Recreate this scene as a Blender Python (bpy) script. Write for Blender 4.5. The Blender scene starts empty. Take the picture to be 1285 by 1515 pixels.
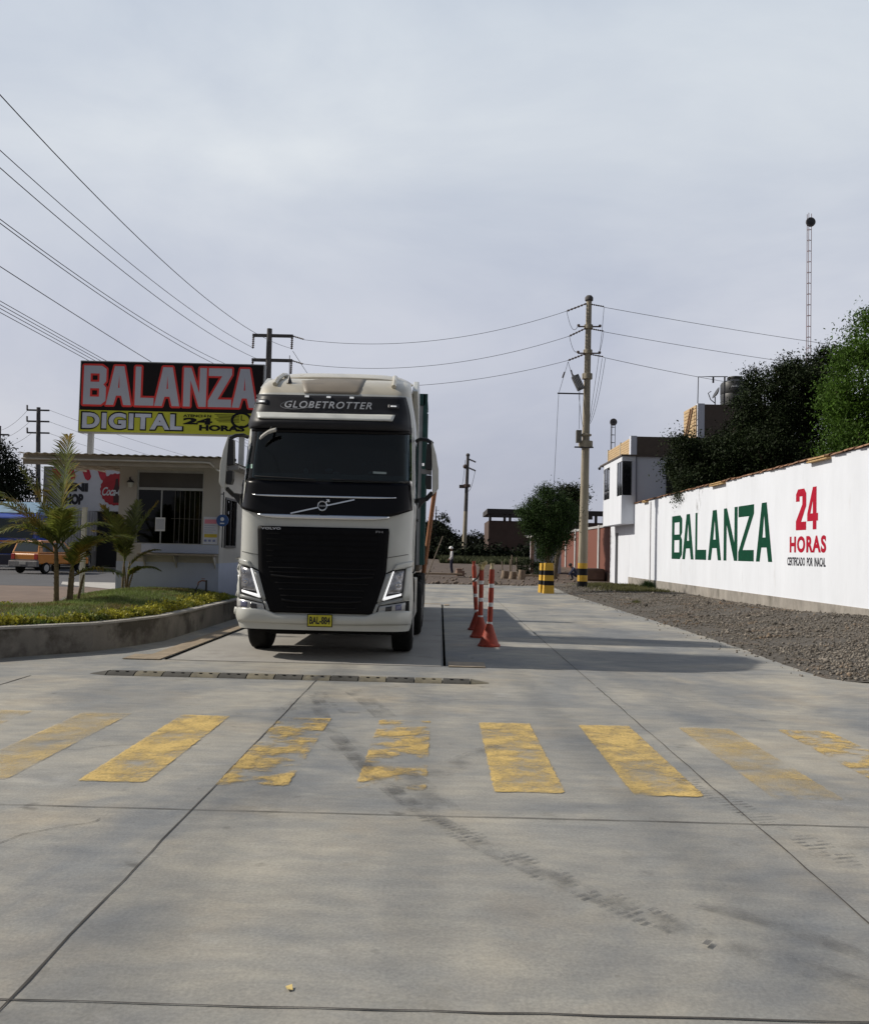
import bpy, math, random
import numpy as np
from mathutils import Vector, Matrix
random.seed(7); rng = np.random.default_rng(7)
rad = math.radians
SC = bpy.context.scene; COL = SC.collection

# ------------------------------------------------------------------ camera
F = 1335.0; CX, CY = 642.5, 757.5; H = 1.58
def _basis():
    d = Vector((651-CX, -(816-CY), -F)).normalized()
    r = rad(1.35); u = Vector((math.sin(r), math.cos(r), 0)); u = (u-d*u.dot(d)).normalized()
    return Matrix((d.cross(u), d, u))
RM = _basis()
cam = bpy.data.cameras.new('camera'); cam.sensor_fit = 'HORIZONTAL'; cam.sensor_width = 36
cam.lens = 36*F/1285; cam.clip_start = .1; cam.clip_end = 6000
co = bpy.data.objects.new('camera', cam); COL.objects.link(co)
co.matrix_world = Matrix.Translation((0, 0, H)) @ RM.to_4x4()
SC.camera = co
def ray(px, py): return RM @ Vector((px-CX, -(py-CY), -F))
def A(px, py, Y): v = ray(px, py); k = Y/v.y; return Vector((v.x*k, Y, H+v.z*k))       # point of the photograph at distance Y
def AX(px, py, X): v = ray(px, py); k = X/v.x; return Vector((X, v.y*k, H+v.z*k))
def G(px, py, z=0): v = ray(px, py); k = (z-H)/v.z; return Vector((v.x*k, v.y*k, z))

# ------------------------------------------------------------------ world and sun
SUNV = Vector((-1.25, .17, 1)).normalized()
EL = math.asin(SUNV.z); AZ = math.atan2(SUNV.x, SUNV.y)
W = bpy.data.worlds.new('World'); SC.world = W; W.use_nodes = True
nt = W.node_tree; nt.nodes.clear()
def nn(t, **k):
    n = nt.nodes.new(t)
    for a, b in k.items(): setattr(n, a, b)
    return n
out = nn('ShaderNodeOutputWorld'); bg = nn('ShaderNodeBackground'); bg.inputs['Strength'].default_value = .1
sky = nn('ShaderNodeTexSky', sky_type='NISHITA', sun_disc=False, sun_elevation=EL, sun_rotation=AZ, dust_density=4.0, air_density=1.2, altitude=0)
tc = nn('ShaderNodeTexCoord'); mp = nn('ShaderNodeMapping'); mp.inputs['Scale'].default_value = (1, 1, 2.2)
mp.inputs['Location'].default_value = (3.1, 0.4, 1.7)
no = nn('ShaderNodeTexNoise'); no.inputs['Scale'].default_value = 2.1; no.inputs['Detail'].default_value = 7; no.inputs['Roughness'].default_value = .55
no.inputs['Distortion'].default_value = .4
sep = nn('ShaderNodeSeparateXYZ')
gr = nn('ShaderNodeValToRGB'); e = gr.color_ramp
e.elements[0].position = 0.0; e.elements[0].color = (4.9/8, 5.1/8, 6.0/8, 1)
e.elements[1].position = .85; e.elements[1].color = (1.6/8, 2.1/8, 3.1/8, 1)  # overhead sky, out of frame, darkened to lower the ambient light
x = e.elements.new(.54); x.color = (6.5/8, 7.1/8, 7.9/8, 1)
x = e.elements.new(.22); x.color = (6.0/8, 6.25/8, 7.2/8, 1)
x = e.elements.new(.40); x.color = (6.9/8, 7.35/8, 8.0/8, 1)
nr = nn('ShaderNodeValToRGB'); nr.color_ramp.elements[0].position = .30; nr.color_ramp.elements[0].color = (.82, .84, .89, 1)
nr.color_ramp.elements[1].position = .68; nr.color_ramp.elements[1].color = (1.16, 1.14, 1.09, 1)
mul = nn('ShaderNodeMix', data_type='RGBA', blend_type='MULTIPLY'); mul.inputs[0].default_value = 1; mul.clamp_result = False
sc8 = nn('ShaderNodeMix', data_type='RGBA', blend_type='MULTIPLY'); sc8.inputs[0].default_value = 1; sc8.inputs[7].default_value = (8, 8, 8, 1)
mx = nn('ShaderNodeMix', data_type='RGBA'); mx.inputs[0].default_value = .90
L = nt.links.new
L(tc.outputs['Generated'], mp.inputs[0]); L(mp.outputs[0], no.inputs['Vector']); L(tc.outputs['Generated'], sep.inputs[0])
L(sep.outputs['Z'], gr.inputs[0]); L(no.outputs['Fac'], nr.inputs[0])
L(gr.outputs[0], mul.inputs[6]); L(nr.outputs[0], mul.inputs[7]); L(mul.outputs[2], sc8.inputs[6])
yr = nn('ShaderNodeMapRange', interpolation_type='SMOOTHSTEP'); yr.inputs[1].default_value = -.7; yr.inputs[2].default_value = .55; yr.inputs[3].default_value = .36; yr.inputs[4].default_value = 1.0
L(sep.outputs['Y'], yr.inputs[0])                       # unseen sky behind the camera dimmed to darken surfaces that face it
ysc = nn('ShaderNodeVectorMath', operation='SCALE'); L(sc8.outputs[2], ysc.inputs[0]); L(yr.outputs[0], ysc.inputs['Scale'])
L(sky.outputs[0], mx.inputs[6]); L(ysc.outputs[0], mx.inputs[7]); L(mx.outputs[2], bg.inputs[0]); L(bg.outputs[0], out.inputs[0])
sl = bpy.data.lights.new('sun', 'SUN'); sl.energy = 4.2; sl.angle = rad(1.0); sl.color = (1, .93, .82)
so = bpy.data.objects.new('sun', sl); COL.objects.link(so); so.rotation_euler = (-SUNV).to_track_quat('-Z', 'Y').to_euler()
so.location = (0, 0, 30)
vs = SC.view_settings; vs.view_transform = 'Standard'; vs.look = 'None'; vs.exposure = 0; vs.gamma = 1; vs.use_curve_mapping = False

# ------------------------------------------------------------------ materials
MATS = {}
def M(name, col, rough=.6, metal=0, var=.12, scale=3, bump=0, bscale=30, coat=0, spots=None, stretch=None, island=0, transl=0, emit=None, spec=.5):
    if name in MATS: return MATS[name]
    m = bpy.data.materials.new(name); m.use_nodes = True; MATS[name] = m
    t = m.node_tree; b = t.nodes['Principled BSDF']; l = t.links.new
    b.inputs['Roughness'].default_value = rough; b.inputs['Metallic'].default_value = metal
    b.inputs['Coat Weight'].default_value = coat; b.inputs['Coat Roughness'].default_value = .06
    b.inputs['Specular IOR Level'].default_value = spec
    tx = t.nodes.new('ShaderNodeTexCoord'); vec = tx.outputs['Object']
    if stretch:
        mm = t.nodes.new('ShaderNodeMapping'); mm.inputs['Scale'].default_value = stretch; l(vec, mm.inputs[0]); vec = mm.outputs[0]
    n = t.nodes.new('ShaderNodeTexNoise'); n.inputs['Scale'].default_value = scale; n.inputs['Detail'].default_value = 6; n.inputs['Roughness'].default_value = .6
    l(vec, n.inputs['Vector'])
    r = t.nodes.new('ShaderNodeValToRGB'); r.color_ramp.elements[0].position = .3; r.color_ramp.elements[1].position = .7
    r.color_ramp.elements[0].color = tuple(c*(1-var) for c in col)+(1,); r.color_ramp.elements[1].color = tuple(min(1, c*(1+var)) for c in col)+(1,)
    l(n.outputs['Fac'], r.inputs[0]); cur = r.outputs[0]
    if spots:   # (colour, scale, threshold, softness)
        c2, s2, th, sf = spots
        n2 = t.nodes.new('ShaderNodeTexNoise'); n2.inputs['Scale'].default_value = s2; n2.inputs['Detail'].default_value = 8; n2.inputs['Roughness'].default_value = .65
        l(vec, n2.inputs['Vector'])
        r2 = t.nodes.new('ShaderNodeValToRGB'); r2.color_ramp.elements[0].position = th; r2.color_ramp.elements[1].position = th+sf
        l(n2.outputs['Fac'], r2.inputs[0])
        q = t.nodes.new('ShaderNodeMix'); q.data_type = 'RGBA'; l(r2.outputs[0], q.inputs[0]); l(cur, q.inputs[6]); q.inputs[7].default_value = tuple(c2)+(1,); cur = q.outputs[2]
    if island:
        g = t.nodes.new('ShaderNodeNewGeometry'); h = t.nodes.new('ShaderNodeMapRange'); h.inputs[3].default_value = 1-island; h.inputs[4].default_value = 1+island
        l(g.outputs['Random Per Island'], h.inputs[0])
        q = t.nodes.new('ShaderNodeVectorMath'); q.operation = 'SCALE'; l(cur, q.inputs[0]); l(h.outputs[0], q.inputs['Scale']); cur = q.outputs[0]
    l(cur, b.inputs['Base Color'])
    if bump:
        nb = t.nodes.new('ShaderNodeTexNoise'); nb.inputs['Scale'].default_value = bscale; nb.inputs['Detail'].default_value = 5; l(vec, nb.inputs['Vector'])
        bp = t.nodes.new('ShaderNodeBump'); bp.inputs['Strength'].default_value = bump; bp.inputs['Distance'].default_value = .02
        l(nb.outputs['Fac'], bp.inputs['Height']); l(bp.outputs[0], b.inputs['Normal'])
    if transl:
        tr = t.nodes.new('ShaderNodeBsdfTranslucent'); l(cur, tr.inputs[0]); ms = t.nodes.new('ShaderNodeMixShader'); ms.inputs[0].default_value = transl
        l(b.outputs[0], ms.inputs[1]); l(tr.outputs[0], ms.inputs[2]); l(ms.outputs[0], t.nodes['Material Output'].inputs[0])
    if emit: b.inputs['Emission Color'].default_value = emit[0]+(1,); b.inputs['Emission Strength'].default_value = emit[1]
    return m
def glass(name, tint, rough=.02):
    m = bpy.data.materials.new(name); m.use_nodes = True; t = m.node_tree; t.nodes.clear(); l = t.links.new
    o = t.nodes.new('ShaderNodeOutputMaterial'); a = t.nodes.new('ShaderNodeBsdfTransparent'); a.inputs[0].default_value = tint+(1,)
    g = t.nodes.new('ShaderNodeBsdfGlossy'); g.inputs['Roughness'].default_value = rough; f = t.nodes.new('ShaderNodeFresnel'); f.inputs[0].default_value = 1.5
    s = t.nodes.new('ShaderNodeMixShader'); l(f.outputs[0], s.inputs[0]); l(a.outputs[0], s.inputs[1]); l(g.outputs[0], s.inputs[2]); l(s.outputs[0], o.inputs[0])
    return m
def worn(name, col, th, sf, scale, stretch=(1, 1, 1), rough=.7, var=.15):
    """paint or rubber lying on the concrete, worn through by noise"""
    m = M(name, col, rough, var=var, scale=6); t = m.node_tree; l = t.links.new; b = t.nodes['Principled BSDF']
    tx = t.nodes.new('ShaderNodeTexCoord'); mm = t.nodes.new('ShaderNodeMapping'); mm.inputs['Scale'].default_value = stretch; l(tx.outputs['Object'], mm.inputs[0])
    n = t.nodes.new('ShaderNodeTexNoise'); n.inputs['Scale'].default_value = scale; n.inputs['Detail'].default_value = 9; n.inputs['Roughness'].default_value = .68; l(mm.outputs[0], n.inputs['Vector'])
    r = t.nodes.new('ShaderNodeValToRGB'); r.color_ramp.elements[0].position = th; r.color_ramp.elements[1].position = th+sf
    l(n.outputs['Fac'], r.inputs[0]); res = r.outputs[0]
    if 'yellow' in name:
        at = t.nodes.new('ShaderNodeAttribute'); at.attribute_name = 'edge'
        n3 = t.nodes.new('ShaderNodeTexNoise'); n3.inputs['Scale'].default_value = 14; n3.inputs['Detail'].default_value = 6; l(tx.outputs['Object'], n3.inputs['Vector'])
        ad = t.nodes.new('ShaderNodeMath'); ad.operation = 'ADD'; l(at.outputs['Fac'], ad.inputs[0]); l(n3.outputs['Fac'], ad.inputs[1])
        mr = t.nodes.new('ShaderNodeMapRange'); mr.inputs[1].default_value = .62; mr.inputs[2].default_value = .95; l(ad.outputs[0], mr.inputs[0])
        mu = t.nodes.new('ShaderNodeMath'); mu.operation = 'MULTIPLY'; l(res, mu.inputs[0]); l(mr.outputs[0], mu.inputs[1]); res = mu.outputs[0]
        n4 = t.nodes.new('ShaderNodeTexNoise'); n4.inputs['Scale'].default_value = 50; n4.inputs['Detail'].default_value = 4; l(tx.outputs['Object'], n4.inputs['Vector'])
        m4 = t.nodes.new('ShaderNodeMapRange'); m4.inputs[1].default_value = .32; m4.inputs[2].default_value = .5; m4.inputs[3].default_value = .55; m4.inputs[4].default_value = .95; l(n4.outputs['Fac'], m4.inputs[0])
        m5 = t.nodes.new('ShaderNodeMath'); m5.operation = 'MULTIPLY'; l(res, m5.inputs[0]); l(m4.outputs[0], m5.inputs[1]); res = m5.outputs[0]
    l(res, b.inputs['Alpha'])
    return m

# ------------------------------------------------------------------ mesh helpers
WL = {}
def tag(o, label=None, cat=None, group=None, kind=None):
    if label: o['label'] = label
    if cat: o['category'] = cat
    if group: o['group'] = group
    if kind: o['kind'] = kind
    return o
def thing(name, loc, label, cat, group=None, rz=0):
    o = bpy.data.objects.new(name, None); COL.objects.link(o); o.location = loc; o.rotation_euler.z = rz
    o.empty_display_size = .2; WL[o.name] = Vector(loc); return tag(o, label, cat, group)
class MB:
    def __init__(s): s.v = []; s.f = []
    def add(s, vs, fs):
        k = len(s.v); s.v += [tuple(p) for p in vs]; s.f += [tuple(i+k for i in f) for f in fs]; return s
    def box(s, c, d, rz=0, rx=0, ry=0):
        x, y, z = d[0]/2, d[1]/2, d[2]/2; R = Matrix.Rotation(rz, 3, 'Z') @ Matrix.Rotation(ry, 3, 'Y') @ Matrix.Rotation(rx, 3, 'X'); c = Vector(c)
        P = [c+R@Vector(p) for p in [(-x,-y,-z),(x,-y,-z),(x,y,-z),(-x,y,-z),(-x,-y,z),(x,-y,z),(x,y,z),(-x,y,z)]]
        return s.add(P, [(0,3,2,1),(4,5,6,7),(0,1,5,4),(1,2,6,5),(2,3,7,6),(3,0,4,7)])
    def bx(s, x0, x1, y0, y1, z0, z1): return s.box(((x0+x1)/2, (y0+y1)/2, (z0+z1)/2), (abs(x1-x0), abs(y1-y0), abs(z1-z0)))
    def prism(s, pts, a, ax='z'):
        """extrude closed 2D outline pts between a[0] and a[1] along axis"""
        n = len(pts)
        def q(p, h): return {'z': (p[0], p[1], h), 'y': (p[0], h, p[1]), 'x': (h, p[0], p[1])}[ax]
        vs = [q(p, a[0]) for p in pts]+[q(p, a[1]) for p in pts]
        return s.add(vs, [tuple(range(n-1, -1, -1)), tuple(range(n, 2*n))]+[(i, (i+1) % n, n+(i+1) % n, n+i) for i in range(n)])
    def tube(s, pts, r, n=8, cap=True):
        pts = [Vector(p) for p in pts]; rs = r if isinstance(r, (list, tuple)) else [r]*len(pts); vs = []; up = None
        for i, p in enumerate(pts):
            d = (pts[min(i+1, len(pts)-1)]-pts[max(i-1, 0)]).normalized()
            if up is None: up = d.orthogonal().normalized()
            up = (up-d*up.dot(d)).normalized(); w = d.cross(up)
            vs += [p+(up*math.cos(2*math.pi*k/n)+w*math.sin(2*math.pi*k/n))*rs[i] for k in range(n)]
        fs = [(i*n+k, i*n+(k+1) % n, (i+1)*n+(k+1) % n, (i+1)*n+k) for i in range(len(pts)-1) for k in range(n)]
        if cap: fs += [tuple(range(n-1, -1, -1)), tuple(range((len(pts)-1)*n, len(pts)*n))]
        return s.add(vs, fs)
    def lathe(s, prof, c=(0, 0, 0), n=20, ax='z'):
        vs = []
        for r, h in prof:
            for k in range(n):
                a = 2*math.pi*k/n; x, y = r*math.cos(a), r*math.sin(a)
                p = {'z': (x, y, h), 'x': (h, x, y), 'y': (x, h, y)}[ax]; vs.append((p[0]+c[0], p[1]+c[1], p[2]+c[2]))
        m = len(prof)
        fs = [(i*n+k, i*n+(k+1) % n, (i+1)*n+(k+1) % n, (i+1)*n+k) for i in range(m-1) for k in range(n)]
        fs += [tuple(range(n-1, -1, -1)), tuple(range((m-1)*n, m*n))]
        return s.add(vs, fs)
    def ball(s, c, r, n=12, m=8):
        r = r if isinstance(r, (tuple, list)) else (r, r, r); vs = []
        for i in range(m+1):
            t = math.pi*i/m
            for k in range(n): a = 2*math.pi*k/n; vs.append((c[0]+r[0]*math.sin(t)*math.cos(a), c[1]+r[1]*math.sin(t)*math.sin(a), c[2]-r[2]*math.cos(t)))
        return s.add(vs, [(i*n+k, i*n+(k+1) % n, (i+1)*n+(k+1) % n, (i+1)*n+k) for i in range(m) for k in range(n)])
    def grid(s, fn, nu, nv):
        vs = [fn(i/nu, j/nv) for j in range(nv+1) for i in range(nu+1)]
        return s.add(vs, [(j*(nu+1)+i, j*(nu+1)+i+1, (j+1)*(nu+1)+i+1, (j+1)*(nu+1)+i) for j in range(nv) for i in range(nu)])
    def build(s, name, mat, parent=None, smooth=False, bevel=0, solid=0, local=False, soff=-1):
        me = bpy.data.meshes.new(name); v = s.v
        if parent is not None and not local:
            o0 = WL[parent.name]; v = [(a-o0.x, b-o0.y, c-o0.z) for a, b, c in v]
        me.from_pydata([tuple(p) for p in v], [], s.f); me.update()
        mats = mat if isinstance(mat, list) else [mat]
        for q in mats: me.materials.append(q)
        o = bpy.data.objects.new(name, me); COL.objects.link(o)
        if parent is not None: o.parent = parent; WL[o.name] = WL[parent.name]
        else: WL[o.name] = Vector((0, 0, 0))
        if smooth:
            me.polygons.foreach_set('use_smooth', [True]*len(me.polygons)); me.set_sharp_from_angle(angle=rad(smooth if smooth > 1 else 40))
        if solid: q = o.modifiers.new('s', 'SOLIDIFY'); q.thickness = solid; q.offset = soff
        if bevel: q = o.modifiers.new('b', 'BEVEL'); q.width = bevel; q.segments = 2; q.limit_method = 'ANGLE'
        return o
def npmesh(name, V, Fa, mat, parent=None):
    """V (n,3), Fa (m,k) arrays; world coordinates"""
    V = np.asarray(V, dtype=np.float32)
    if parent is not None: V = V-np.array(WL[parent.name], dtype=np.float32)
    me = bpy.data.meshes.new(name); me.vertices.add(len(V)); me.vertices.foreach_set('co', V.ravel())
    k = Fa.shape[1]; me.loops.add(Fa.size); me.loops.foreach_set('vertex_index', Fa.ravel().astype(np.int32))
    me.polygons.add(len(Fa)); me.polygons.foreach_set('loop_start', np.arange(0, Fa.size, k, dtype=np.int32)); me.update(calc_edges=True); me.validate()
    me.materials.append(mat); o = bpy.data.objects.new(name, me); COL.objects.link(o)
    if parent is not None: o.parent = parent; WL[o.name] = WL[parent.name]
    else: WL[o.name] = Vector((0, 0, 0))
    return o
def leafcloud(P, size, droop=.3, aspect=.45):
    """one pointed leaf quad per point"""
    n = len(P); d = rng.normal(size=(n, 3)); d[:, 2] -= droop; d /= np.linalg.norm(d, axis=1)[:, None]
    w = np.cross(d, rng.normal(size=(n, 3))); w /= np.linalg.norm(w, axis=1)[:, None]
    s = (size*rng.uniform(.6, 1.4, n))[:, None]
    V = np.stack([P, P+d*s*.5+w*s*aspect*.5, P+d*s, P+d*s*.5-w*s*aspect*.5], 1).reshape(-1, 3)
    return V, np.arange(4*n).reshape(n, 4)
def crown_points(blobs, nclump, per, spread, gap=0):
    pts = []; vol = np.array([b[1][0]*b[1][1]*b[1][2] for b in blobs]); vol = vol**.67; vol /= vol.sum()
    for b, w in zip(blobs, vol):
        k = max(3, int(nclump*w)); d = rng.normal(size=(k, 3)); d /= np.linalg.norm(d, axis=1)[:, None]
        rr = rng.uniform(.35, 1, k)**.5; c = np.array(b[0])+d*rr[:, None]*np.array(b[1])*(1+rng.normal(0, .15, k))[:, None]
        sz = spread*rng.uniform(.5, 1.5, k)
        pts.append(np.repeat(c, per, 0)+rng.normal(size=(k*per, 3))*np.repeat(sz, per)[:, None]*np.array([1, 1, .75]))
    return np.concatenate(pts)
def text2d(s, offset=0, shear=0, space=1, res=4):
    c = bpy.data.curves.new('t', 'FONT'); c.body = s; c.size = 1; c.offset = offset; c.shear = shear; c.space_character = space; c.resolution_u = res
    return curve2mesh(c)
def polys2d(loops, offset=0):
    c = bpy.data.curves.new('p', 'CURVE'); c.dimensions = '2D'; c.fill_mode = 'BOTH'; c.offset = offset
    for lp in loops:
        sp = c.splines.new('POLY'); sp.points.add(len(lp)-1); sp.use_cyclic_u = True
        for p, q in zip(sp.points, lp): p.co = (q[0], q[1], 0, 1)
    return curve2mesh(c)
def curve2mesh(c):
    o = bpy.data.objects.new('tmp', c); COL.objects.link(o); bpy.context.view_layer.update()
    dg = bpy.context.evaluated_depsgraph_get(); me = bpy.data.meshes.new_from_object(o.evaluated_get(dg))
    vs = [(v.co[0], v.co[1]) for v in me.vertices]; fs = [tuple(p.vertices) for p in me.polygons]
    bpy.data.objects.remove(o); bpy.data.meshes.remove(me)
    return vs, fs
def fit(vf, x0, x1, z0, z1, pad=0):
    vs, fs = vf; a = min(v[0] for v in vs); b = max(v[0] for v in vs); c = min(v[1] for v in vs); d = max(v[1] for v in vs)
    return [(x0-pad+(v[0]-a)/(b-a)*(x1-x0+2*pad), z0-pad+(v[1]-c)/(d-c)*(z1-z0+2*pad)) for v in vs], fs
def put(name, vf, fn, mat, parent, local=False):
    m = MB(); m.add([fn(a, b) for a, b in vf[0]], vf[1]); return m.build(name, mat, parent, local=local)

# letters as cut-out outlines (unit cell 1 x 1)
def LET(st, hb):
    """st: upright stroke width, hb: bar height (fractions of the cell)"""
    h = hb; s = st
    return {
     'B': ([(0,0),(.80,0),(1,.10),(1,.44),(.88,.52),(1,.60),(1,.92),(.80,1),(0,1)], [[(s,h),(s,.5-h*.42),(1-s,.5-h*.42),(1-s,h)], [(s,.5+h*.42),(s,1-h),(1-s,1-h),(1-s,.5+h*.42)]]),
     'A': ([(0,0),(s,0),(s+.10,.24),(.90-s,.24),(1-s,0),(1,0),(.5+s*.62,1),(.5-s*.62,1)], [[(s+.17,.24+h),(.5,.86-h*.4),(.83-s,.24+h)]]),
     'L': ([(0,0),(1,0),(1,h),(s,h),(s,1),(0,1)], []),
     'N': ([(0,0),(s,0),(s,.68),(1-s*1.05,0),(1,0),(1,1),(1-s,1),(1-s,.34),(s*1.05,1),(0,1)], []),
     'Z': ([(0,0),(1,0),(1,h),(s*1.35,h),(1,1-h*.8),(1,1),(0,1),(0,1-h),(1-s*1.4,1-h),(0,h*.8)], []),
    }
def letter(ch, x0, x1, z0, z1, st, hb, off=0):
    o, hs = LET(st, hb)[ch]; f = lambda p: (x0+p[0]*(x1-x0), z0+p[1]*(z1-z0))
    return polys2d([[f(p) for p in o]]+[[f(p) for p in h] for h in hs], off)

# common materials
white_wall = M('white_wall_paint', (.66, .69, .75), .85, var=.05, scale=1.1, bump=.35, bscale=7, stretch=(1, 1, .3), spots=((.54, .55, .58), 1.4, .62, .2), spec=.2)
conc_wall = M('raw_concrete', (.27, .25, .225), .9, var=.25, scale=2.2, bump=.5, bscale=25, spots=((.15, .14, .12), 1.6, .55, .14), stretch=(1, 1, .6))
black_pl = M('black_plastic', (.012, .012, .014), .45, var=.2)
chrome = M('chrome', (.75, .76, .78), .18, 1, var=.05)
steel = M('grey_steel', (.35, .36, .37), .45, .8, var=.15)
dark_steel = M('dark_steel', (.05, .05, .055), .5, .6, var=.2)
rubber = M('tyre_rubber', (.011, .011, .011), .85, var=.3, scale=12, bump=.3, bscale=60, spec=.2)
wood = M('old_wood', (.23, .13, .07), .8, var=.3, scale=8, stretch=(1, 1, .2))
bark = M('bark', (.11, .085, .06), .95, var=.35, scale=9, bump=.8, bscale=25, stretch=(1, 1, .3))
cable = M('cable', (.03, .03, .035), .6)
porc = M('insulator', (.09, .06, .05), .4)
ivory = M('pole_concrete', (.33, .29, .22), .85, var=.14, scale=3, bump=.3, bscale=30, spots=((.2, .17, .13), 2.5, .6, .1), stretch=(1, 1, .3))
dkconc = M('weathered_pole_concrete', (.09, .085, .085), .85, var=.15)

# ================================================================== SETTING
def far_rise(y): t = min(1, max(0, (y-50)/48)); return .85*t*t*(3-2*t)
def hgt(x, y):
    a = min(1, max(0, (-x-6.2)/1.5))*min(1, max(0, (y-13)/2.5)); z = -.03+.23*a
    z += far_rise(y)*(1 if x > -8 else max(0, 1+(x+8)/6))
    return z
xs = sorted(set([-1500, -600, -250, -120, -80, -60, -45, -35, -28, -22, -18, -15, -12, -10, -9, -8, -7.7, -7, -6.2, -5, -4, 0, 5, 10, 15, 25, 40, 60, 100, 250, 600, 1500]+[float(v) for v in range(-3, 14)]))
ys = [-60, -15, 0, 8, 11, 13, 13.8, 14.6, 15.5, 18, 22, 26, 30, 35, 40, 44, 46, 48, 50, 52, 54, 57, 60, 64, 68, 72, 76, 80, 85, 90, 98, 110, 150, 250, 500, 1000, 2500]
m = MB(); nx = len(xs)
m.add([(x_, y_, hgt(x_, y_)) for y_ in ys for x_ in xs], [(j*nx+i, j*nx+i+1, (j+1)*nx+i+1, (j+1)*nx+i) for j in range(len(ys)-1) for i in range(nx-1)])
soil = M('brown_soil', (.078, .055, .041), .95, var=.3, scale=1.2, bump=.7, bscale=14, spots=((.105, .08, .062), .5, .5, .2))
tag(m.build('ground', soil, smooth=60), kind='structure')

# concrete yard slab
def concrete_mat():
    m = M('yard_concrete', (.300, .293, .270), .8, var=.10, scale=.55)
    t = m.node_tree; l = t.links.new; b = t.nodes['Principled BSDF']; tx = t.nodes.new('ShaderNodeTexCoord')
    cur = b.inputs['Base Color'].links[0].from_socket
    def layer(scale, stretch, rotz, p0, p1, c0, c1, mode='MULTIPLY', detail=7, rg=.6, dist=0):
        nonlocal cur
        mm = t.nodes.new('ShaderNodeMapping'); mm.inputs['Scale'].default_value = stretch; mm.inputs['Rotation'].default_value = (0, 0, rotz); l(tx.outputs['Object'], mm.inputs[0])
        n = t.nodes.new('ShaderNodeTexNoise'); n.inputs['Scale'].default_value = scale; n.inputs['Detail'].default_value = detail; n.inputs['Roughness'].default_value = rg; n.inputs['Distortion'].default_value = dist
        l(mm.outputs[0], n.inputs['Vector']); r = t.nodes.new('ShaderNodeValToRGB')
        r.color_ramp.elements[0].position = p0; r.color_ramp.elements[1].position = p1; r.color_ramp.elements[0].color = c0+(1,); r.color_ramp.elements[1].color = c1+(1,)
        l(n.outputs['Fac'], r.inputs[0]); q = t.nodes.new('ShaderNodeMix'); q.data_type = 'RGBA'; q.blend_type = mode; q.inputs[0].default_value = 1
        l(cur, q.inputs[6]); l(r.outputs[0], q.inputs[7]); cur = q.outputs[2]
    layer(.42, (1, 1, 1), 0, .38, .60, (.68, .72, .78), (1.13, 1.10, 1.03), dist=.8)
    layer(1.5, (.7, 1.3, 1), .3, .36, .62, (.88, .89, .92), (1.07, 1.05, 1.03), dist=1.6)
    layer(9, (.35, 1.2, 1), .2, .4, .7, (.90, .90, .91), (1.06, 1.06, 1.05), detail=6)     # broad patches
    layer(.75, (1, 1, 1), .5, .36, .64, (.86, .88, .92), (1.08, 1.06, 1.03), dist=1.0)
    layer(.7, (1, 1, 1), 0, .52, .72, (1, 1, 1), (1.08, 1.0, .90))                       # rust-brown washes
    layer(1.1, (1, 1.4, 1), .8, .62, .74, (1, 1, 1), (1.22, 1.22, 1.24), dist=1)          # pale scuffs
    layer(5, (1, 1, 1), 0, .3, .7, (.92, .92, .92), (1.07, 1.07, 1.07), detail=10, rg=.75)
    layer(3.2, (1, 1, 1), 0, .22, .34, (.45, .44, .43), (1, 1, 1), detail=3)                # dark specks
    layer(60, (1, 1, 1), 0, .3, .7, (.86, .86, .86), (1.13, 1.13, 1.12), detail=4)
    layer(1.7, (1, 1, 1), .9, .60, .68, (1, 1, 1), (.87, .86, .84), detail=9, rg=.7)
    layer(12, (1, 1, 1), .4, .68, .74, (1, 1, 1), (.80, .79, .77), detail=4)
    l(cur, b.inputs['Base Color'])
    n = t.nodes.new('ShaderNodeTexNoise'); n.inputs['Scale'].default_value = 45; n.inputs['Detail'].default_value = 6; l(tx.outputs['Object'], n.inputs['Vector'])
    bp = t.nodes.new('ShaderNodeBump'); bp.inputs['Strength'].default_value = .25; bp.inputs['Distance'].default_value = .01; l(n.outputs['Fac'], bp.inputs['Height']); l(bp.outputs[0], b.inputs['Normal'])
    return m
slab = [(-14, -15), (30, -15), (30, 11), (8, 11.35), (6.4, 11.6), (5.62, 11.86), (5.2, 12.2), (5.24, 14.2), (5.33, 16), (5.34, 20.1), (5.27, 26.6), (5.15, 36.2), (5.4, 41), (5.72, 45.0), (3, 44.4), (-.3, 43.9), (-4.6, 43.9), (-4.6, 15), (-8, 12), (-14, 10)]
jit = []
for i, (a, b) in enumerate(zip(slab, slab[1:]+slab[:1])):
    n = max(1, int(math.dist(a, b)/.25)) if 4 < i < 15 else 1
    for k in range(n):
        t = k/n; jit.append((a[0]+(b[0]-a[0])*t+(random.uniform(-.03, .03) if k else 0), a[1]+(b[1]-a[1])*t))
tag(MB().prism(jit, (-.2, 0)).build('concrete_yard', concrete_mat()), kind='structure')

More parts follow.
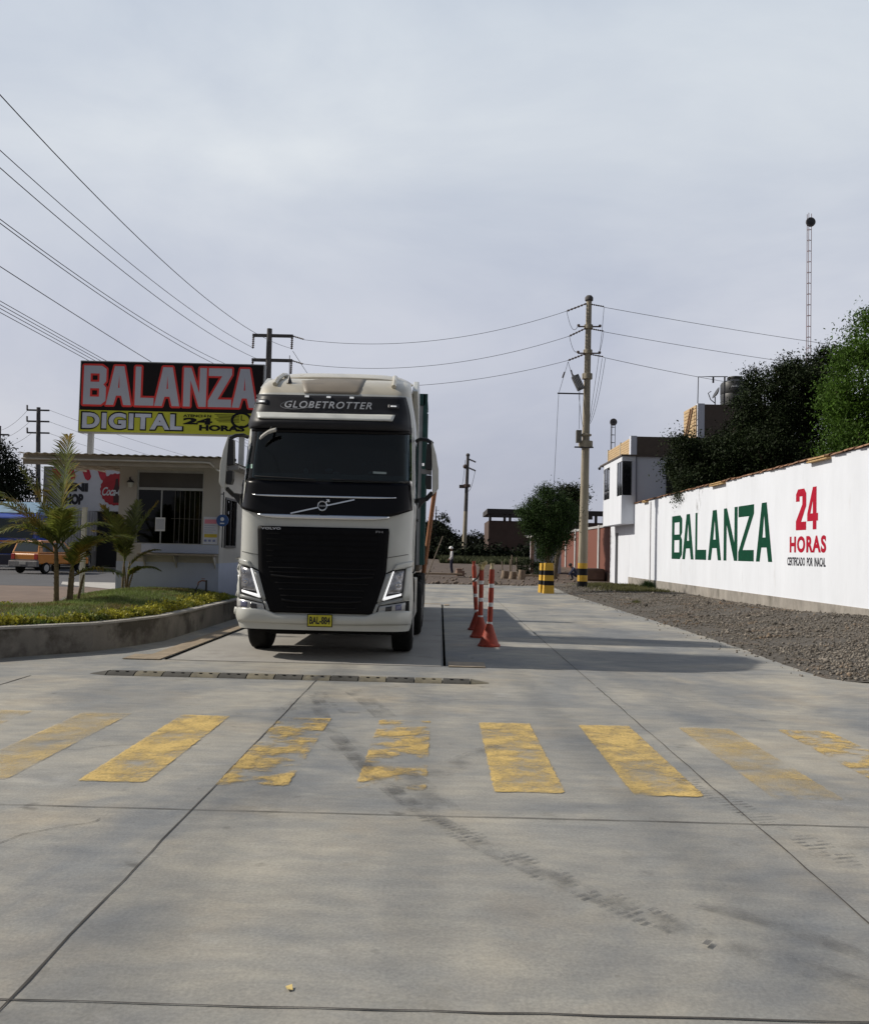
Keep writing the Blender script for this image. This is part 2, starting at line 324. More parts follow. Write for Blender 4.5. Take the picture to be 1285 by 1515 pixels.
# joints sawn in the slab
m = MB(); jm = M('joint_dirt', (.055, .05, .045), .95, var=.4, scale=5)
def strip(pts, w, z, mb, jit=0):
    P = [Vector((p[0], p[1], 0)) for p in pts]; vs = []
    for i, p in enumerate(P):
        d = (P[min(i+1, len(P)-1)]-P[max(i-1, 0)]).normalized(); nrm = Vector((-d.y, d.x, 0)); o = random.uniform(-jit, jit); ww = w*random.uniform(.6, 1.4) if jit else w
        vs += [(p.x+nrm.x*(ww/2+o), p.y+nrm.y*(ww/2+o), z), (p.x-nrm.x*(ww/2-o), p.y-nrm.y*(ww/2-o), z)]
    mb.add(vs, [(2*i, 2*i+1, 2*i+3, 2*i+2) for i in range(len(P)-1)])
for X in (-1.45, 1.91, 5.2): strip([(X+random.uniform(-.004, .004), y*.1) for y in range(5, 110, 2)], .009, .004, m, .003)
for X in (1.91,): strip([(X, 11+k*.4) for k in range(80)], .009, .004, m, .003)
strip([(-4.8, y*.1) for y in range(5, 110, 3)], .013, .004, m, .004)
for Y, x0, x1 in ((3.17, -8, 12), (5.46, -8, 12), (12.45, -4.3, 5.2), (16.9, .7, 5.2), (21.4, .7, 5.2), (26.0, .7, 5.2), (30.6, -4.4, 5.2), (35, -4.4, 5.1), (39.5, -4.4, 5.1)):
    strip([(x0+k*.2, Y+.004*math.sin(k*.3)) for k in range(int((x1-x0)/.2)+1)], .008, .0045 if Y < 12 else .0048, m, .004)
tag(m.build('pavement_joint', jm), kind='structure')

# zebra stripes
yel = worn('worn_yellow_paint', (.57, .40, .13), .33, .22, 2.2, (1, 1, 1))
yel2 = worn('very_worn_yellow_paint', (.55, .38, .12), .45, .14, 2.6, (1, 1.1, 1))
yel3 = worn('faded_yellow_paint', (.55, .40, .16), .38, .36, 1.9, (1, 1, 1))
for k in range(-7, 8):
    x0 = .40+.921*k; mm = {-2: yel2, -1: yel2, 0: yel, 1: yel, -3: yel, -4: yel3, -5: yel3, 2: yel3, 3: yel2}.get(k, yel3)
    w = .46 if k > -3 else .44
    m = MB(); m.grid(lambda u, v: (x0-.015+u*(w+.03), 6.025+v*2.45, .0058), 14, 50); o = tag(m.build('crosswalk_stripe', mm), kind='structure')
    at = o.data.attributes.new('edge', 'FLOAT', 'POINT')
    for i, p in enumerate(m.v): at.data[i].value = max(0, min(1, min(p[0]-x0+.015, x0+w+.015-p[0])/.034))*max(0, min(1, min(p[1]-6.025, 8.475-p[1])/.05))
# tyre marks
rub = worn('tyre_rubber_mark', (.13, .127, .122), .44, .55, 3.8, (1.2, 1.2, 1))
rub2 = worn('tread_print', (.10, .098, .095), .42, .3, 5, (1, 1, 1))
def mark(pts, w, z, mt):
    P = [G(*p) for p in pts]; Q = []
    for i in range(len(P)-1):
        for k in range(8): Q.append(P[i].lerp(P[i+1], k/8))
    Q.append(P[-1]); m = MB(); strip(Q, w, z, m); return tag(m.build('tyre_mark', mt), kind='structure')
def treads(pts, w, z, gapp=.06):
    P = [G(*p) for p in pts]; m = MB(); 
    for i in range(len(P)-1):
        a, b = P[i], P[i+1]; n = max(1, int((b-a).length/gapp)); d = (b-a).normalized(); q = Vector((-d.y, d.x, 0))
        for k in range(n):
            c = a.lerp(b, k/n)
            for sgn in (-1, 0, 1):
                if random.random() < .5: continue
                e_ = c+q*sgn*w/2.6; m.add([(e_+q*.028-d*.014+Vector((0,0,z)))[:], (e_-q*.028-d*.010+Vector((0,0,z)))[:], (e_-q*.028+d*.014+Vector((0,0,z)))[:], (e_+q*.028+d*.012+Vector((0,0,z)))[:]], [(0, 1, 2, 3)])
    return tag(m.build('tyre_tread_print', rub2), kind='structure')
mark([(474,1025),(470,1048),(482,1072),(505,1100),(540,1140),(590,1180),(650,1218),(720,1258),(810,1298),(900,1335),(1000,1375),(1120,1415),(1285,1462)], .14, .012, rub)
mark([(1030,1338),(1120,1362),(1210,1392),(1290,1420)], .10, .012, rub)
mark([(520,1022),(545,1040),(570,1062)], .22, .0125, rub); mark([(640,1150),(680,1128),(740,1105)], .2, .013, rub)
mark([(400,1052),(425,1050),(440,1040)], .16, .013, rub); mark([(495,1098),(540,1118),(600,1160),(640,1200)], .34, .0135, rub)
treads([(640,1212),(700,1245),(790,1288),(900,1335),(990,1372),(1090,1402)], .18, .015, .045)
treads([(1010,1155),(1060,1180),(1110,1205),(1200,1250),(1285,1290)], .16, .0152, .05)
treads([(470,1030),(482,1045),(498,1058)], .2, .0154, .05)
# small litter on the slab
m = MB(); m.add([(G(422,1462)+Vector((0,0,.006)))[:], (G(432,1461)+Vector((0,0,.012)))[:], (G(433,1467)+Vector((0,0,.005)))[:], (G(424,1468)+Vector((0,0,.01)))[:]], [(0,1,2,3)])
tag(m.build('leaf', M('dry_leaf', (.55, .42, .16), .7)), 'dry yellow leaf lying on the bare concrete in the foreground', 'leaf')

# asphalt road on the left
m = MB(); m.grid(lambda u, v: (-90+u*80.5, 28.2+v*60, .206), 20, 14)
tag(m.build('road', M('asphalt', (.075, .075, .08), .85, var=.15, scale=1.5, bump=.3, bscale=60)), kind='structure')
m = MB(); m.grid(lambda u, v: (-40+u*(32.0-.9*v), 15.6+v*12.7, .2035), 8, 8); tag(m.build('dirt_path', M('left_dirt', (.16, .115, .09), .95, var=.2, scale=1, bump=.4, bscale=20)), kind='structure')
m = MB(); m.add([(-12.4, 29.6, .211), (-9.6, 27.0, .211), (-9.6, 32, .211), (-13.2, 31.6, .211)], [(0, 1, 2, 3)])
tag(m.build('pavement', M('pale_pavement', (.42, .40, .37), .8, var=.1)), kind='structure')

# gravel verge on the right
def gh(x, y):
    mound = .30*math.exp(-((x-9.0)**2/1.1+(y-19.0)**2/16))+.16*math.exp(-((x-8.4)**2/2+(y-27)**2/30))
    return -.014+mound+.03*min(1, max(0, (x-5.30)/.25))+.07*min(1, max(0, (x-5.5)/2.0))+.02*math.sin(x*3.1+y*1.7)*math.sin(y*2.3-x)*min(1, max(0, (x-5.5)/1))
def vx0(y): return 5.05 if y > 12.2 else (5.05+(12.2-y)*1.5 if y > 11.6 else 5.95+(11.6-y)*7)
m = MB(); m.grid(lambda u, v: (lambda y: (lambda x: (x, y, gh(x, y)))(vx0(y)+u*(10.19-vx0(y))))(11.2+v*36.8), 24, 120)
tag(m.build('gravel_ground', M('gravel_ground', (.085, .075, .063), .95, var=.35, scale=9, bump=1.0, bscale=40, spots=((.19, .125, .075), .55, .56, .12)), smooth=60), kind='structure')
N = 42000
yy = 11.4+(rng.random(N)**1.7)*33.5; x0_ = np.array([vx0(b)+.26 for b in yy]); xx = x0_+rng.random(N)*(10.1-x0_)
keep = rng.random(N) < np.where(np.sin(xx*1.3+yy*.7)+np.sin(yy*1.9-xx*.8) > 1.1, .25, 1.0)*np.where(yy > 30, .6, 1)*np.clip(.25+(xx-5.4)/1.2, .2, 1); xx, yy = xx[keep], yy[keep]; N = len(xx)
zz = np.array([max(gh(a, b), 0 if a < 5.36 else -1) for a, b in zip(xx, yy)])
OCT = np.array([(1,0,0),(-1,0,0),(0,1,0),(0,-1,0),(0,0,1),(0,0,-1)], float); OF = np.array([(0,2,4),(2,1,4),(1,3,4),(3,0,4),(2,0,5),(1,2,5),(3,1,5),(0,3,5)])
sz = .011+.022*rng.random(N)**2.4; sz[rng.random(N) < .008] *= 2.6
V = OCT[None]*sz[:, None, None]*rng.uniform(.55, 1.35, (N, 6, 3)); a = rng.uniform(0, 6.28, N); c_, s_ = np.cos(a), np.sin(a)
V = np.stack([V[..., 0]*c_[:, None]-V[..., 1]*s_[:, None], V[..., 0]*s_[:, None]+V[..., 1]*c_[:, None], V[..., 2]*.8+V[..., 0]*.3], -1)
V += np.stack([xx, yy, zz+sz*.35], 1)[:, None]
tag(npmesh('gravel', V.reshape(-1, 3), (OF[None]+6*np.arange(N)[:, None, None]).reshape(-1, 3), M('gravel_stone', (.165, .147, .126), .95, var=.25, scale=1.2, island=.65, spots=((.17, .115, .07), .6, .56, .1), spec=.2)),
    'loose grey brown gravel heaped along the foot of the white wall', 'gravel', kind='stuff')

N = 260; yy = 11.9+rng.random(N)**1.3*28; xx = np.array([vx0(b) for b in yy])+.28-np.abs(rng.normal(0, .22, N)); sz = .008+.014*rng.random(N)**2
V = OCT[None]*sz[:, None, None]*rng.uniform(.55, 1.35, (N, 6, 3)); V += np.stack([xx, yy, sz*.5], 1)[:, None]
tag(npmesh('spilled_gravel', V.reshape(-1, 3), (OF[None]+6*np.arange(N)[:, None, None]).reshape(-1, 3), MATS['gravel_stone']), 'few loose stones spilled from the gravel on to the slab edge', 'gravel', kind='stuff')
m = MB()
for (cx_, cy_), n_, a_ in (((-3.0, 6.9), 9, .3), ((3.9, 4.0), 12, 2.6), ((-.6, 9.6), 8, .1), ((2.6, 9.9), 9, -.2), ((-2.3, 4.4), 7, 1.2)):
    P_ = []; x_, y_, a2 = cx_, cy_, a_
    for k in range(n_*3): P_.append((x_, y_)); a2 += random.gauss(0, .3); a2 += (a_-a2)*.2; x_ += .05*math.cos(a2); y_ += .05*math.sin(a2)
    strip(P_, .004, .0042, m, .0015)
tag(m.build('pavement_crack', jm), kind='structure')
# ------------------------------------------------------------------ people / rocks helpers
def rock(name, c, s, mt, seed, label, cat, group=None):
    r = random.Random(seed); m = MB(); n, k = 8, 5; vs = []
    m.ball((0, 0, 0), 1, n, k); m.v = [(c[0]+x*s[0]*r.uniform(.75, 1.15), c[1]+y*s[1]*r.uniform(.75, 1.15), c[2]+s[2]*.6+z*s[2]*r.uniform(.8, 1.1)) for x, y, z in m.v]
    return tag(m.build(name, mt, smooth=30), label, cat, group)
stone = M('stone', (.17, .135, .11), .95, var=.3, scale=6, bump=.6)

# ================================================================== PLANTER WITH LAWN
kp = [(-10.5, 7.6), (-8.6, 9.4), (-7.4, 10.6), (-5.92, 12.2), (-5.03, 13.2), (-4.74, 14.05), (-4.52, 14.95), (-4.49, 17), (-4.46, 19.9), (-4.45, 24), (-4.45, 31)]
t = thing('planter_wall', (-5.0, 13.2, 0), 'low stained concrete retaining wall curving around the raised lawn', 'wall')
def offs(P, d):
    out_ = []
    for i, p in enumerate(P):
        a = P[max(i-1, 0)]; b = P[min(i+1, len(P)-1)]; dx, dy = b[0]-a[0], b[1]-a[1]; L_ = math.hypot(dx, dy); out_.append((p[0]-dy/L_*d, p[1]+dx/L_*d))
    return out_
inn = offs(kp, .16)
planter_m = M('planter_concrete', (.20, .18, .155), .9, var=.3, scale=1.6, bump=.5, bscale=20, spots=((.075, .065, .052), .9, .48, .10), stretch=(1, 1, .9))
MB().prism(kp+inn[::-1], (-.1, .385)).build('wall', planter_m, t)
MB().prism(offs(kp, -.012)+offs(kp, .172)[::-1], (.385, .42)).build('cap', M('planter_cap', (.33, .31, .28), .85, var=.2, scale=3, bump=.3), t, bevel=.006)
# raised lawn ground
back = [(-12, 14.9), (-8.5, 15.0), (-7.3, 15.6), (-7.2, 17.2), (-7.75, 19), (-7.9, 21)]
def inside(x, y, poly):
    c = False; j = len(poly)-1
    for i in range(len(poly)):
        if (poly[i][1] > y) != (poly[j][1] > y) and x < (poly[j][0]-poly[i][0])*(y-poly[i][1])/(poly[j][1]-poly[i][1])+poly[i][0]: c = not c
        j = i
    return c
lawn = [p for p in offs(kp, .16) if p[1] < 21]+[(-4.62, 21.0), (-7.9, 21.0)]+back[::-1][1:]
def dist_edge(x, y, P):
    best = 9
    for a, b in zip(P, P[1:]):
        dx, dy = b[0]-a[0], b[1]-a[1]; t_ = max(0, min(1, ((x-a[0])*dx+(y-a[1])*dy)/(dx*dx+dy*dy))); best = min(best, math.hypot(x-a[0]-dx*t_, y-a[1]-dy*t_))
    return best
def lz(x, y):
    d = min(dist_edge(x, y, inn), dist_edge(x, y, back)+.1)
    return .39+.16*min(1, d/1.1)**.8+.06*math.exp(-((x+6.2)**2+(y-19)**2)/2.5)
m = MB(); st = .16; idx = {}
for i in range(int(8/st)):
    for j in range(int(14/st)):
        x_, y_ = -12+i*st, 7.5+j*st
        if inside(x_+st/2, y_+st/2, lawn) or min(dist_edge(x_+st/2, y_+st/2, lawn+lawn[:1]), 9) < .11:
            q = []
            for a, b in ((0, 0), (1, 0), (1, 1), (0, 1)):
                key = (i+a, j+b)
                if key not in idx: idx[key] = len(m.v); X_, Y_ = -12+key[0]*st, 7.5+key[1]*st; m.v.append((X_, Y_, lz(X_, Y_) if inside(X_, Y_, lawn) else .36))
                q.append(idx[key])
            m.f.append(tuple(q))
tag(m.build('lawn_soil', M('lawn_soil', (.09, .085, .035), .95, var=.35, scale=3, bump=.6, spots=((.12, .08, .04), .9, .58, .1)), smooth=60), kind='structure')
m = MB().prism([(-12, 14.9), (-8.5, 15.0), (-7.3, 15.6), (-7.2, 17.2), (-7.75, 19), (-7.9, 21), (-8.0, 21), (-7.9, 19), (-7.35, 17.3), (-7.45, 15.75), (-8.6, 15.15), (-12, 15.05)], (.1, .43))
tag(m.build('garden_edging', planter_m), 'thin concrete edging along the back of the raised lawn', 'edging')
def blades(n, region, h, w, zf, lean=.5):
    pts = []
    while len(pts) < n:
        x_, y_ = region()
        pts.append((x_, y_, zf(x_, y_)-.005))
    P = np.array(pts); a = rng.uniform(0, 6.28, n); d = np.stack([np.cos(a), np.sin(a), np.zeros(n)], 1); hh = h*rng.uniform(.5, 1.3, n)
    tip = P+np.stack([rng.normal(0, lean, n)*hh, rng.normal(0, lean, n)*hh, hh], 1)
    V = np.stack([P-d*w/2, P+d*w/2, tip], 1).reshape(-1, 3); return V, np.arange(3*n).reshape(n, 3)
def lawnreg():
    while True:
        x_, y_ = random.uniform(-11, -4.6), random.uniform(8, 21)
        if inside(x_, y_, lawn) and (x_ > -8.6 or y_ < 15): return x_, y_
grass_m = M('lawn_grass', (.17, .225, .06), .8, var=.5, scale=1.1, island=.4, transl=.25, spots=((.19, .15, .05), .8, .47, .12))
V, Fa = blades(60000, lawnreg, .055, .014, lz); tag(npmesh('grass', V, Fa, grass_m), 'short green lawn covering the raised planter in front of the kiosk', 'grass', kind='stuff')
# yellow-green ground cover along the kerb and at the back
P = []
ip = inn[1:9]
def alongs(Pl, n, wid):
    seg = [math.dist(a, b) for a, b in zip(Pl, Pl[1:])]; T = sum(seg)
    for _ in range(n):
        s = random.uniform(0, T); i = 0
        while s > seg[i]: s -= seg[i]; i += 1
        a, b = Pl[i], Pl[i+1]; t_ = s/seg[i]; dx, dy = (b[0]-a[0])/seg[i], (b[1]-a[1])/seg[i]; o = abs(random.gauss(0, wid))+.03
        yield (a[0]+dx*s-dy*o, a[1]+dy*s+dx*o)
for x_, y_ in alongs(ip, 2600, .16):
    h_ = random.uniform(.03, .13)*(.35+.65*(math.sin(x_*5+y_*3)*math.sin(x_*2.1-y_*4.3) > -.3))
    for k in range(9): P.append((x_+random.gauss(0, .03), y_+random.gauss(0, .03), lz(x_, y_)+random.uniform(.0, h_)))
for x_, y_ in alongs([(-7.35, 15.6), (-8.5, 14.95), (-11, 14.85)], 700, .1):
    h_ = random.uniform(.04, .14)
    for k in range(9): P.append((x_+random.gauss(0, .04), y_-random.uniform(0, .2), lz(x_, y_)+random.uniform(0, h_)))
V, Fa = leafcloud(np.array(P), .042, -.6, .7)
tag(npmesh('ground_cover', V, Fa, M('yellow_ground_cover', (.30, .28, .03), .7, var=.5, scale=2.5, island=.5, transl=.3, spots=((.09, .13, .025), 1.6, .52, .1))),
    'yellow green flowering ground cover edging the raised lawn', 'ground cover', kind='stuff')

# palms
frond_m = M('palm_leaf', (.15, .175, .035), .5, var=.35, scale=1.5, island=.45, transl=.4, spots=((.34, .23, .04), 1.1, .50, .1))
stem_m = M('palm_stem', (.17, .125, .06), .7, var=.35, scale=6, stretch=(1, 1, 2.5), bump=.4)
def palm(loc, label, stems, fronds, seed):
    r = random.Random(seed); t = thing('palm', loc, label, 'palm', 'young palms planted in the raised lawn')
    base = Vector(loc)
    for (dx, dy, h_, lx, rd) in stems:
        m = MB(); pts = [base+Vector((dx+lx*(k/6)**1.5, dy, -.06+h_*k/6)) for k in range(7)]
        m.tube(pts, [rd*1.25, rd*1.0, rd*.95, rd*.9, rd*.85, rd*.75, rd*.5], 8)
        for k in range(1, 9): # leaf scar rings
            q = pts[0].lerp(pts[5], k/9); m.tube([q, q+Vector((0, 0, .012))], rd*1.08, 8)
        m.build('stem', stem_m, t, smooth=50)
    for (ox, oy, oz, az, el, ln, dr) in fronds:
        m = MB(); p = base+Vector((ox, oy, oz)); d0 = Vector((math.cos(az)*math.cos(el), math.sin(az)*math.cos(el), math.sin(el)))
        n = 26; P = []; cur_ = p.copy(); d = d0.copy()
        for k in range(n+1):
            P.append((cur_.copy(), d.copy())); cur_ = cur_+d*ln/n; d = (d+Vector((0, 0, -dr/n))).normalized()
        m.tube([q[0] for q in P], [.014*(1-.8*k/n) for k in range(n+1)], 5)
        for k in range(3, n+1):
            for sub in (0, .34, .67):
                if k+sub > n: continue
                a_, dd = P[k]; a_ = a_+dd*ln/n*sub
                u = k/n; L_ = ln*.36*math.sin(math.pi*min(.97, .16+.8*u))**.7*r.uniform(.75, 1.15)
                side = dd.cross(Vector((0, 0, 1)));
                side = side.normalized() if side.length > .05 else Vector((1, 0, 0)); upv = side.cross(dd)
                for sg in (-1, 1):
                    ld = (side*sg*.85+dd*(.55+.5*u)+upv*r.uniform(.05, .4)).normalized(); w = .0135; q = ld.cross(upv).normalized()*w
                    mid = a_+ld*L_*.5+Vector((0, 0, -.02*L_)); tip = a_+ld*L_+Vector((0, 0, -.30*L_*r.uniform(.4, 1.3)))
                    m.add([a_-q*.5, a_+q*.5, mid+q, mid-q, tip], [(0, 1, 2, 3), (3, 2, 4)])
        m.build('frond', frond_m, t)
    return t
palm((-6.98, 16.6, .46), 'taller palm of several stems at the left end of the raised lawn', [(-.05, 0, 1.15, -.05, .05), (.15, .05, .8, .04, .04), (.24, -.05, .7, .02, .035), (.3, .1, .6, .1, .03)],
  [(-.08, 0, 1.1, rad(60), rad(86), 2.0, .22), (-.1, 0, 1.0, rad(178), rad(56), 1.75, 1.25), (-.1, .02, .9, rad(186), rad(38), 1.25, 1.5), (-.08, 0, 1.1, rad(215), rad(72), 1.5, .8),
   (-.06, 0, 1.0, rad(8), rad(58), 1.1, 1.5), (-.05, 0, 1.1, rad(300), rad(60), 1.2, 1.4), (.15, 0, .75, rad(4), rad(50), 1.3, 1.2), (.24, 0, .5, rad(350), rad(30), 1.0, 1.0),
   (-.1, 0, 1.0, rad(150), rad(50), 1.4, 1.2), (-.1, 0, 1.0, rad(205), rad(60), 1.6, 1.0), (-.1, 0, 1.0, rad(235), rad(50), 1.2, 1.5), (.2, 0, .6, rad(320), rad(60), 1.1, 1.2), (-.08, 0, 1.0, rad(110), rad(60), 1.3, 1.2), (.25, 0, .6, rad(200), rad(70), .9, 1.0)], 3)
palm((-6.9, 19.75, .56), 'smaller palm with slim stems in front of the kiosk wall', [(-.03, 0, .75, .02, .028), (.05, .04, .7, .05, .03), (.1, -.03, .5, .12, .02), (.02, .06, .6, -.04, .02)],
  [(0, 0, .65, rad(15), rad(72), 1.45, .75), (0, 0, .65, rad(165), rad(72), 1.35, .8), (0, 0, .7, rad(190), rad(64), .95, 1.3), (.02, 0, .7, rad(60), rad(80), 1.3, .5),
   (.08, 0, .5, rad(5), rad(55), .8, 1.1), (.1, 0, .35, rad(15), rad(42), .7, 1.3), (0, 0, .6, rad(260), rad(76), 1.1, .8), (.1, 0, .3, rad(330), rad(50), .6, 1.2)], 5)

# garden tap
t = thing('garden_tap', (-5.03, 19.5, .42), 'small dark garden standpipe with a tap in the lawn corner', 'tap')
MB().tube([(-5.03, 19.5, .4), (-5.03, 19.5, .84)], .022, 8).build('pipe', black_pl, t)
MB().tube([(-5.03, 19.5, .82), (-5.13, 19.5, .83), (-5.2, 19.5, .79), (-5.21, 19.5, .74)], .016, 8).box((-5.1, 19.5, .87), (.07, .015, .015)).build('tap', M('brass', (.25, .12, .08), .4, .6), t)
MB().tube([(-5.2, 19.5, .75), (-5.26, 19.5, .6), (-5.25, 19.48, .48), (-5.18, 19.45, .47)], .012, 6).build('hose', black_pl, t)

# ================================================================== KIOSK
booth_m = M('kiosk_paint', (.46, .435, .40), .7, var=.10, scale=1.4, bump=.25, bscale=12, stretch=(1, 1, .4), spots=((.36, .33, .29), 1.2, .58, .15))
booth_l = M('kiosk_lower_paint', (.44, .48, .60), .7, var=.05)
t = thing('kiosk', (-6.35, 21, .2), 'small flat roofed white weighing kiosk with a barred service window', 'kiosk')
bx0, bx1, by0, by1, wx0, wx1, wz0, wz1 = -7.53, -5.15, 21.0, 26.0, -7.12, -5.56, 1.62, 3.32
m = MB(); m.bx(bx0, wx0, by0, by0+.15, .2, 3.46).bx(wx1, bx1, by0, by0+.15, .2, 3.46).bx(wx0, wx1, by0, by0+.15, .2, wz0).bx(wx0, wx1, by0, by0+.15, wz1, 3.46)
m.bx(bx0, bx0+.12, by0+.15, by1, .2, 3.46).bx(bx0+.12, bx1, by1-.12, by1, .2, 3.46)
m.bx(bx1-.12, bx1, by0+.15, 21.45, .2, 3.46).bx(bx1-.12, bx1, 22.6, by1-.12, .2, 3.46).bx(bx1-.12, bx1, 21.45, 22.6, .2, 1.55).bx(bx1-.12, bx1, 21.45, 22.6, 2.75, 3.46)
m.build('wall', booth_m, t)
m = MB(); m.bx(bx0-.004, bx1+.004, by0-.006, by0, .2, 1.18).bx(bx1, bx1+.006, by0-.006, by1, .2, 1.18); m.build('lower_paint_band', booth_l, t)
m = MB(); m.bx(bx0+.12, bx1-.12, by0+.15, by1-.12, .5, .52); m.build('floor', conc_wall, t)
f = MB().bx(wx0, wx1, by0+.05, by0+.1, wz1-.05, wz1).bx(wx0, wx1, by0+.03, by0+.09, 2.86, 2.92).bx(wx0, wx0+.03, by0+.05, by0+.1, wz0, wz1-.05).bx(wx1-.03, wx1, by0+.05, by0+.1, wz0, wz1-.05).bx(-6.56, -6.53, by0+.05, by0+.1, wz0, 2.86).build('window', M('window_aluminium', (.45, .46, .46), .4, .5), t)
gdark = glass('dark_window_glass', (.10, .10, .11))
MB().bx(wx0+.03, wx1-.03, by0+.072, by0+.078, wz0, 2.86).build('pane', gdark, f)
MB().bx(wx0+.03, wx1-.03, by0+.07, by0+.08, 2.92, wz1-.05).build('grey_panel', M('grey_panel', (.085, .08, .078), .5), f)
m = MB()
for k in range(6): m.tube([(-6.22+k*.115, by0+.035, wz0+.01), (-6.22+k*.115, by0+.035, 2.85)], .008, 6)
m.tube([(-6.3, by0+.035, 2.2), (wx1-.03, by0+.035, 2.2)], .006, 6).build('window_bars', M('bar_grey', (.12, .11, .10), .6), f)
m = MB()
for k in range(7): m.box((-6.28+k*.105, by0+.22, 2.24), (.085, .01, 1.2), rz=.5)
m.build('blind', M('blind', (.10, .08, .07), .8), t)
MB().bx(-6.95, bx1-.01, by0-.05, by0, 1.40, 1.60).build('sill', booth_l, t, bevel=.005)
MB().bx(-6.95, bx1-.02, by0-.34, by0-.05, 1.345, 1.385).build('counter_shelf', M('shelf_board', (.30, .25, .2), .6), t, bevel=.004)
for xx_ in (-6.85, -6.12, -5.22): MB().prism([(by0-.3, 1.34), (by0-.006, 1.34), (by0-.006, 1.05)], (xx_-.012, xx_+.012), 'x').build('shelf_bracket', booth_m, t)
# side window of kiosk
f = MB().bx(bx1-.03, bx1+.03, 21.45, 21.5, 1.55, 2.75).bx(bx1-.03, bx1+.03, 22.55, 22.6, 1.55, 2.75).bx(bx1-.03, bx1+.03, 21.5, 22.55, 2.70, 2.75).bx(bx1-.03, bx1+.03, 21.5, 22.55, 1.55, 1.6).bx(bx1-.03, bx1+.02, 22.0, 22.04, 1.6, 2.7).build('side_window', dark_steel, t)
MB().bx(bx1-.05, bx1-.045, 21.5, 22.55, 1.6, 2.7).build('pane', gdark, f)
# roof
rz0 = lambda x_, y_: 3.50+(y_-19.6)*.0+(.012*math.sin(x_*30))
m = MB(); m.grid(lambda u, v: (-9.25+u*4.45, 19.55+v*3.6, 3.53+.009*math.sin(u*4.45*2*math.pi/.18)+.03*v), 260, 6)
roof = m.build('roof', M('roof_sheet', (.52, .48, .40), .6, var=.15, scale=3), t, solid=.008)
MB().bx(-7.6, -4.82, 19.72, 26.2, 3.46, 3.508).build('soffit', booth_m, t)
MB().bx(-9.2, -4.82, 19.68, 19.72, 3.285, 3.505).build('fascia', M('fascia_board', (.32, .28, .225), .7, var=.12, scale=4, stretch=(1, 1, 3)), t)
m = MB()
for k in range(7): m.bx(-9.2+k*.0, -7.6, 20.2+k*.42, 20.25+k*.42, 3.44, 3.51)
for k in range(4): m.bx(-9.15+k*.5, -9.10+k*.5, 19.75, 23.0, 3.40, 3.44)
m.build('canopy_rafters', M('canopy_rafter', (.42, .39, .34), .7), t)
MB().tube([(-9.2, 19.62, 3.40), (-5.2, 19.62, 3.40), (-5.08, 19.62, 3.39), (-4.95, 19.75, 3.25), (-4.9, 20.4, 3.22)], .022, 8).build('gutter_pipe', M('pvc_pipe', (.5, .47, .42), .5), t, smooth=50)
# wall lamp
l_ = thing('wall_lamp', (-7.27, 21.0, 3.0), 'small lantern mounted on the kiosk wall left of the service window', 'lamp')
MB().tube([(-7.27, 21, 3.02), (-7.27, 20.9, 3.14), (-7.22, 20.84, 3.14), (-7.22, 20.84, 3.08)], .012, 6).bx(-7.31, -7.23, 20.97, 21, 2.94, 3.08).build('bracket', dark_steel, l_)
MB().lathe([(.015, 3.09), (.085, 3.03), (.09, 3.01)], (-7.22, 20.84, 0), 8).build('lamp_cap', dark_steel, l_)
MB().lathe([(.05, 2.9), (.065, 3.01)], (-7.22, 20.84, 0), 8).build('lamp_glass', M('lamp_glass', (.5, .5, .45), .2), l_)
# posters
t2 = thing('poster', (-5.36, 20.99, 1.93), 'white notice with pink and yellow bands posted right of the kiosk window', 'poster')
MB().bx(-5.53, -5.19, 20.985, 20.99, 1.62, 2.26).build('sheet', M('poster_paper', (.62, .63, .70), .6, var=.03), t2)
MB().bx(-5.50, -5.22, 20.982, 20.984, 2.10, 2.20).build('pink_band', M('pink_print', (.72, .25, .33), .6), t2)
MB().bx(-5.50, -5.20, 20.982, 20.984, 1.78, 1.86).build('yellow_band', M('yellow_print', (.55, .42, .05), .6), t2)
for z, w in ((2.05, .26), (2.0, .24), (1.95, .27), (1.9, .2)): MB().bx(-5.5, -5.5+w, 20.982, 20.984, z, z+.008).build('print_line', M('blue_print', (.20, .23, .42), .6), t2)
for k in range(3): MB().bx(-5.5+.1*k, -5.44+.1*k, 20.982, 20.984, 1.68, 1.73).build('print_mark', M('blue_print', (.12, .15, .35), .6), t2)
t2 = thing('paper_notice', (-6.55, 21.03, 1.9), 'plain white sheet of paper taped inside the dark kiosk window', 'paper')
MB().bx(-6.67, -6.44, 21.04, 21.045, 1.9, 2.22).build('sheet', M('paper', (.78, .78, .8), .6, var=.02), t2)
MB().bx(-6.65, -6.46, 21.037, 21.039, 1.94, 2.18).build('print', M('paper_print', (.52, .54, .60), .7, var=.1, scale=60), t2)
# hanging blue disc
t2 = thing('round_sign', (-5.08, 20.9, 2.2), 'small round blue sign on a dark rod beside the kiosk corner', 'sign')
MB().tube([(-5.07, 20.95, 1.55), (-5.07, 20.95, 2.85)], .014, 6).tube([(-5.07, 20.95, 2.8), (-5.15, 21.05, 2.8)], .01, 6).build('rod', black_pl, t2)
MB().lathe([(.02, 20.90), (.14, 20.90), (.14, 20.93), (.02, 20.93)], (-5.07, 0, 2.18), 20, 'y').build('disc', M('blue_sign', (.03, .09, .28), .5), t2)
MB().lathe([(.001, 20.893), (.045, 20.893), (.045, 20.897)], (-5.07, 0, 2.21), 12, 'y').bx(-5.12, -5.02, 20.893, 20.897, 2.10, 2.125).build('white_print', M('white_print', (.7, .72, .78), .5), t2)
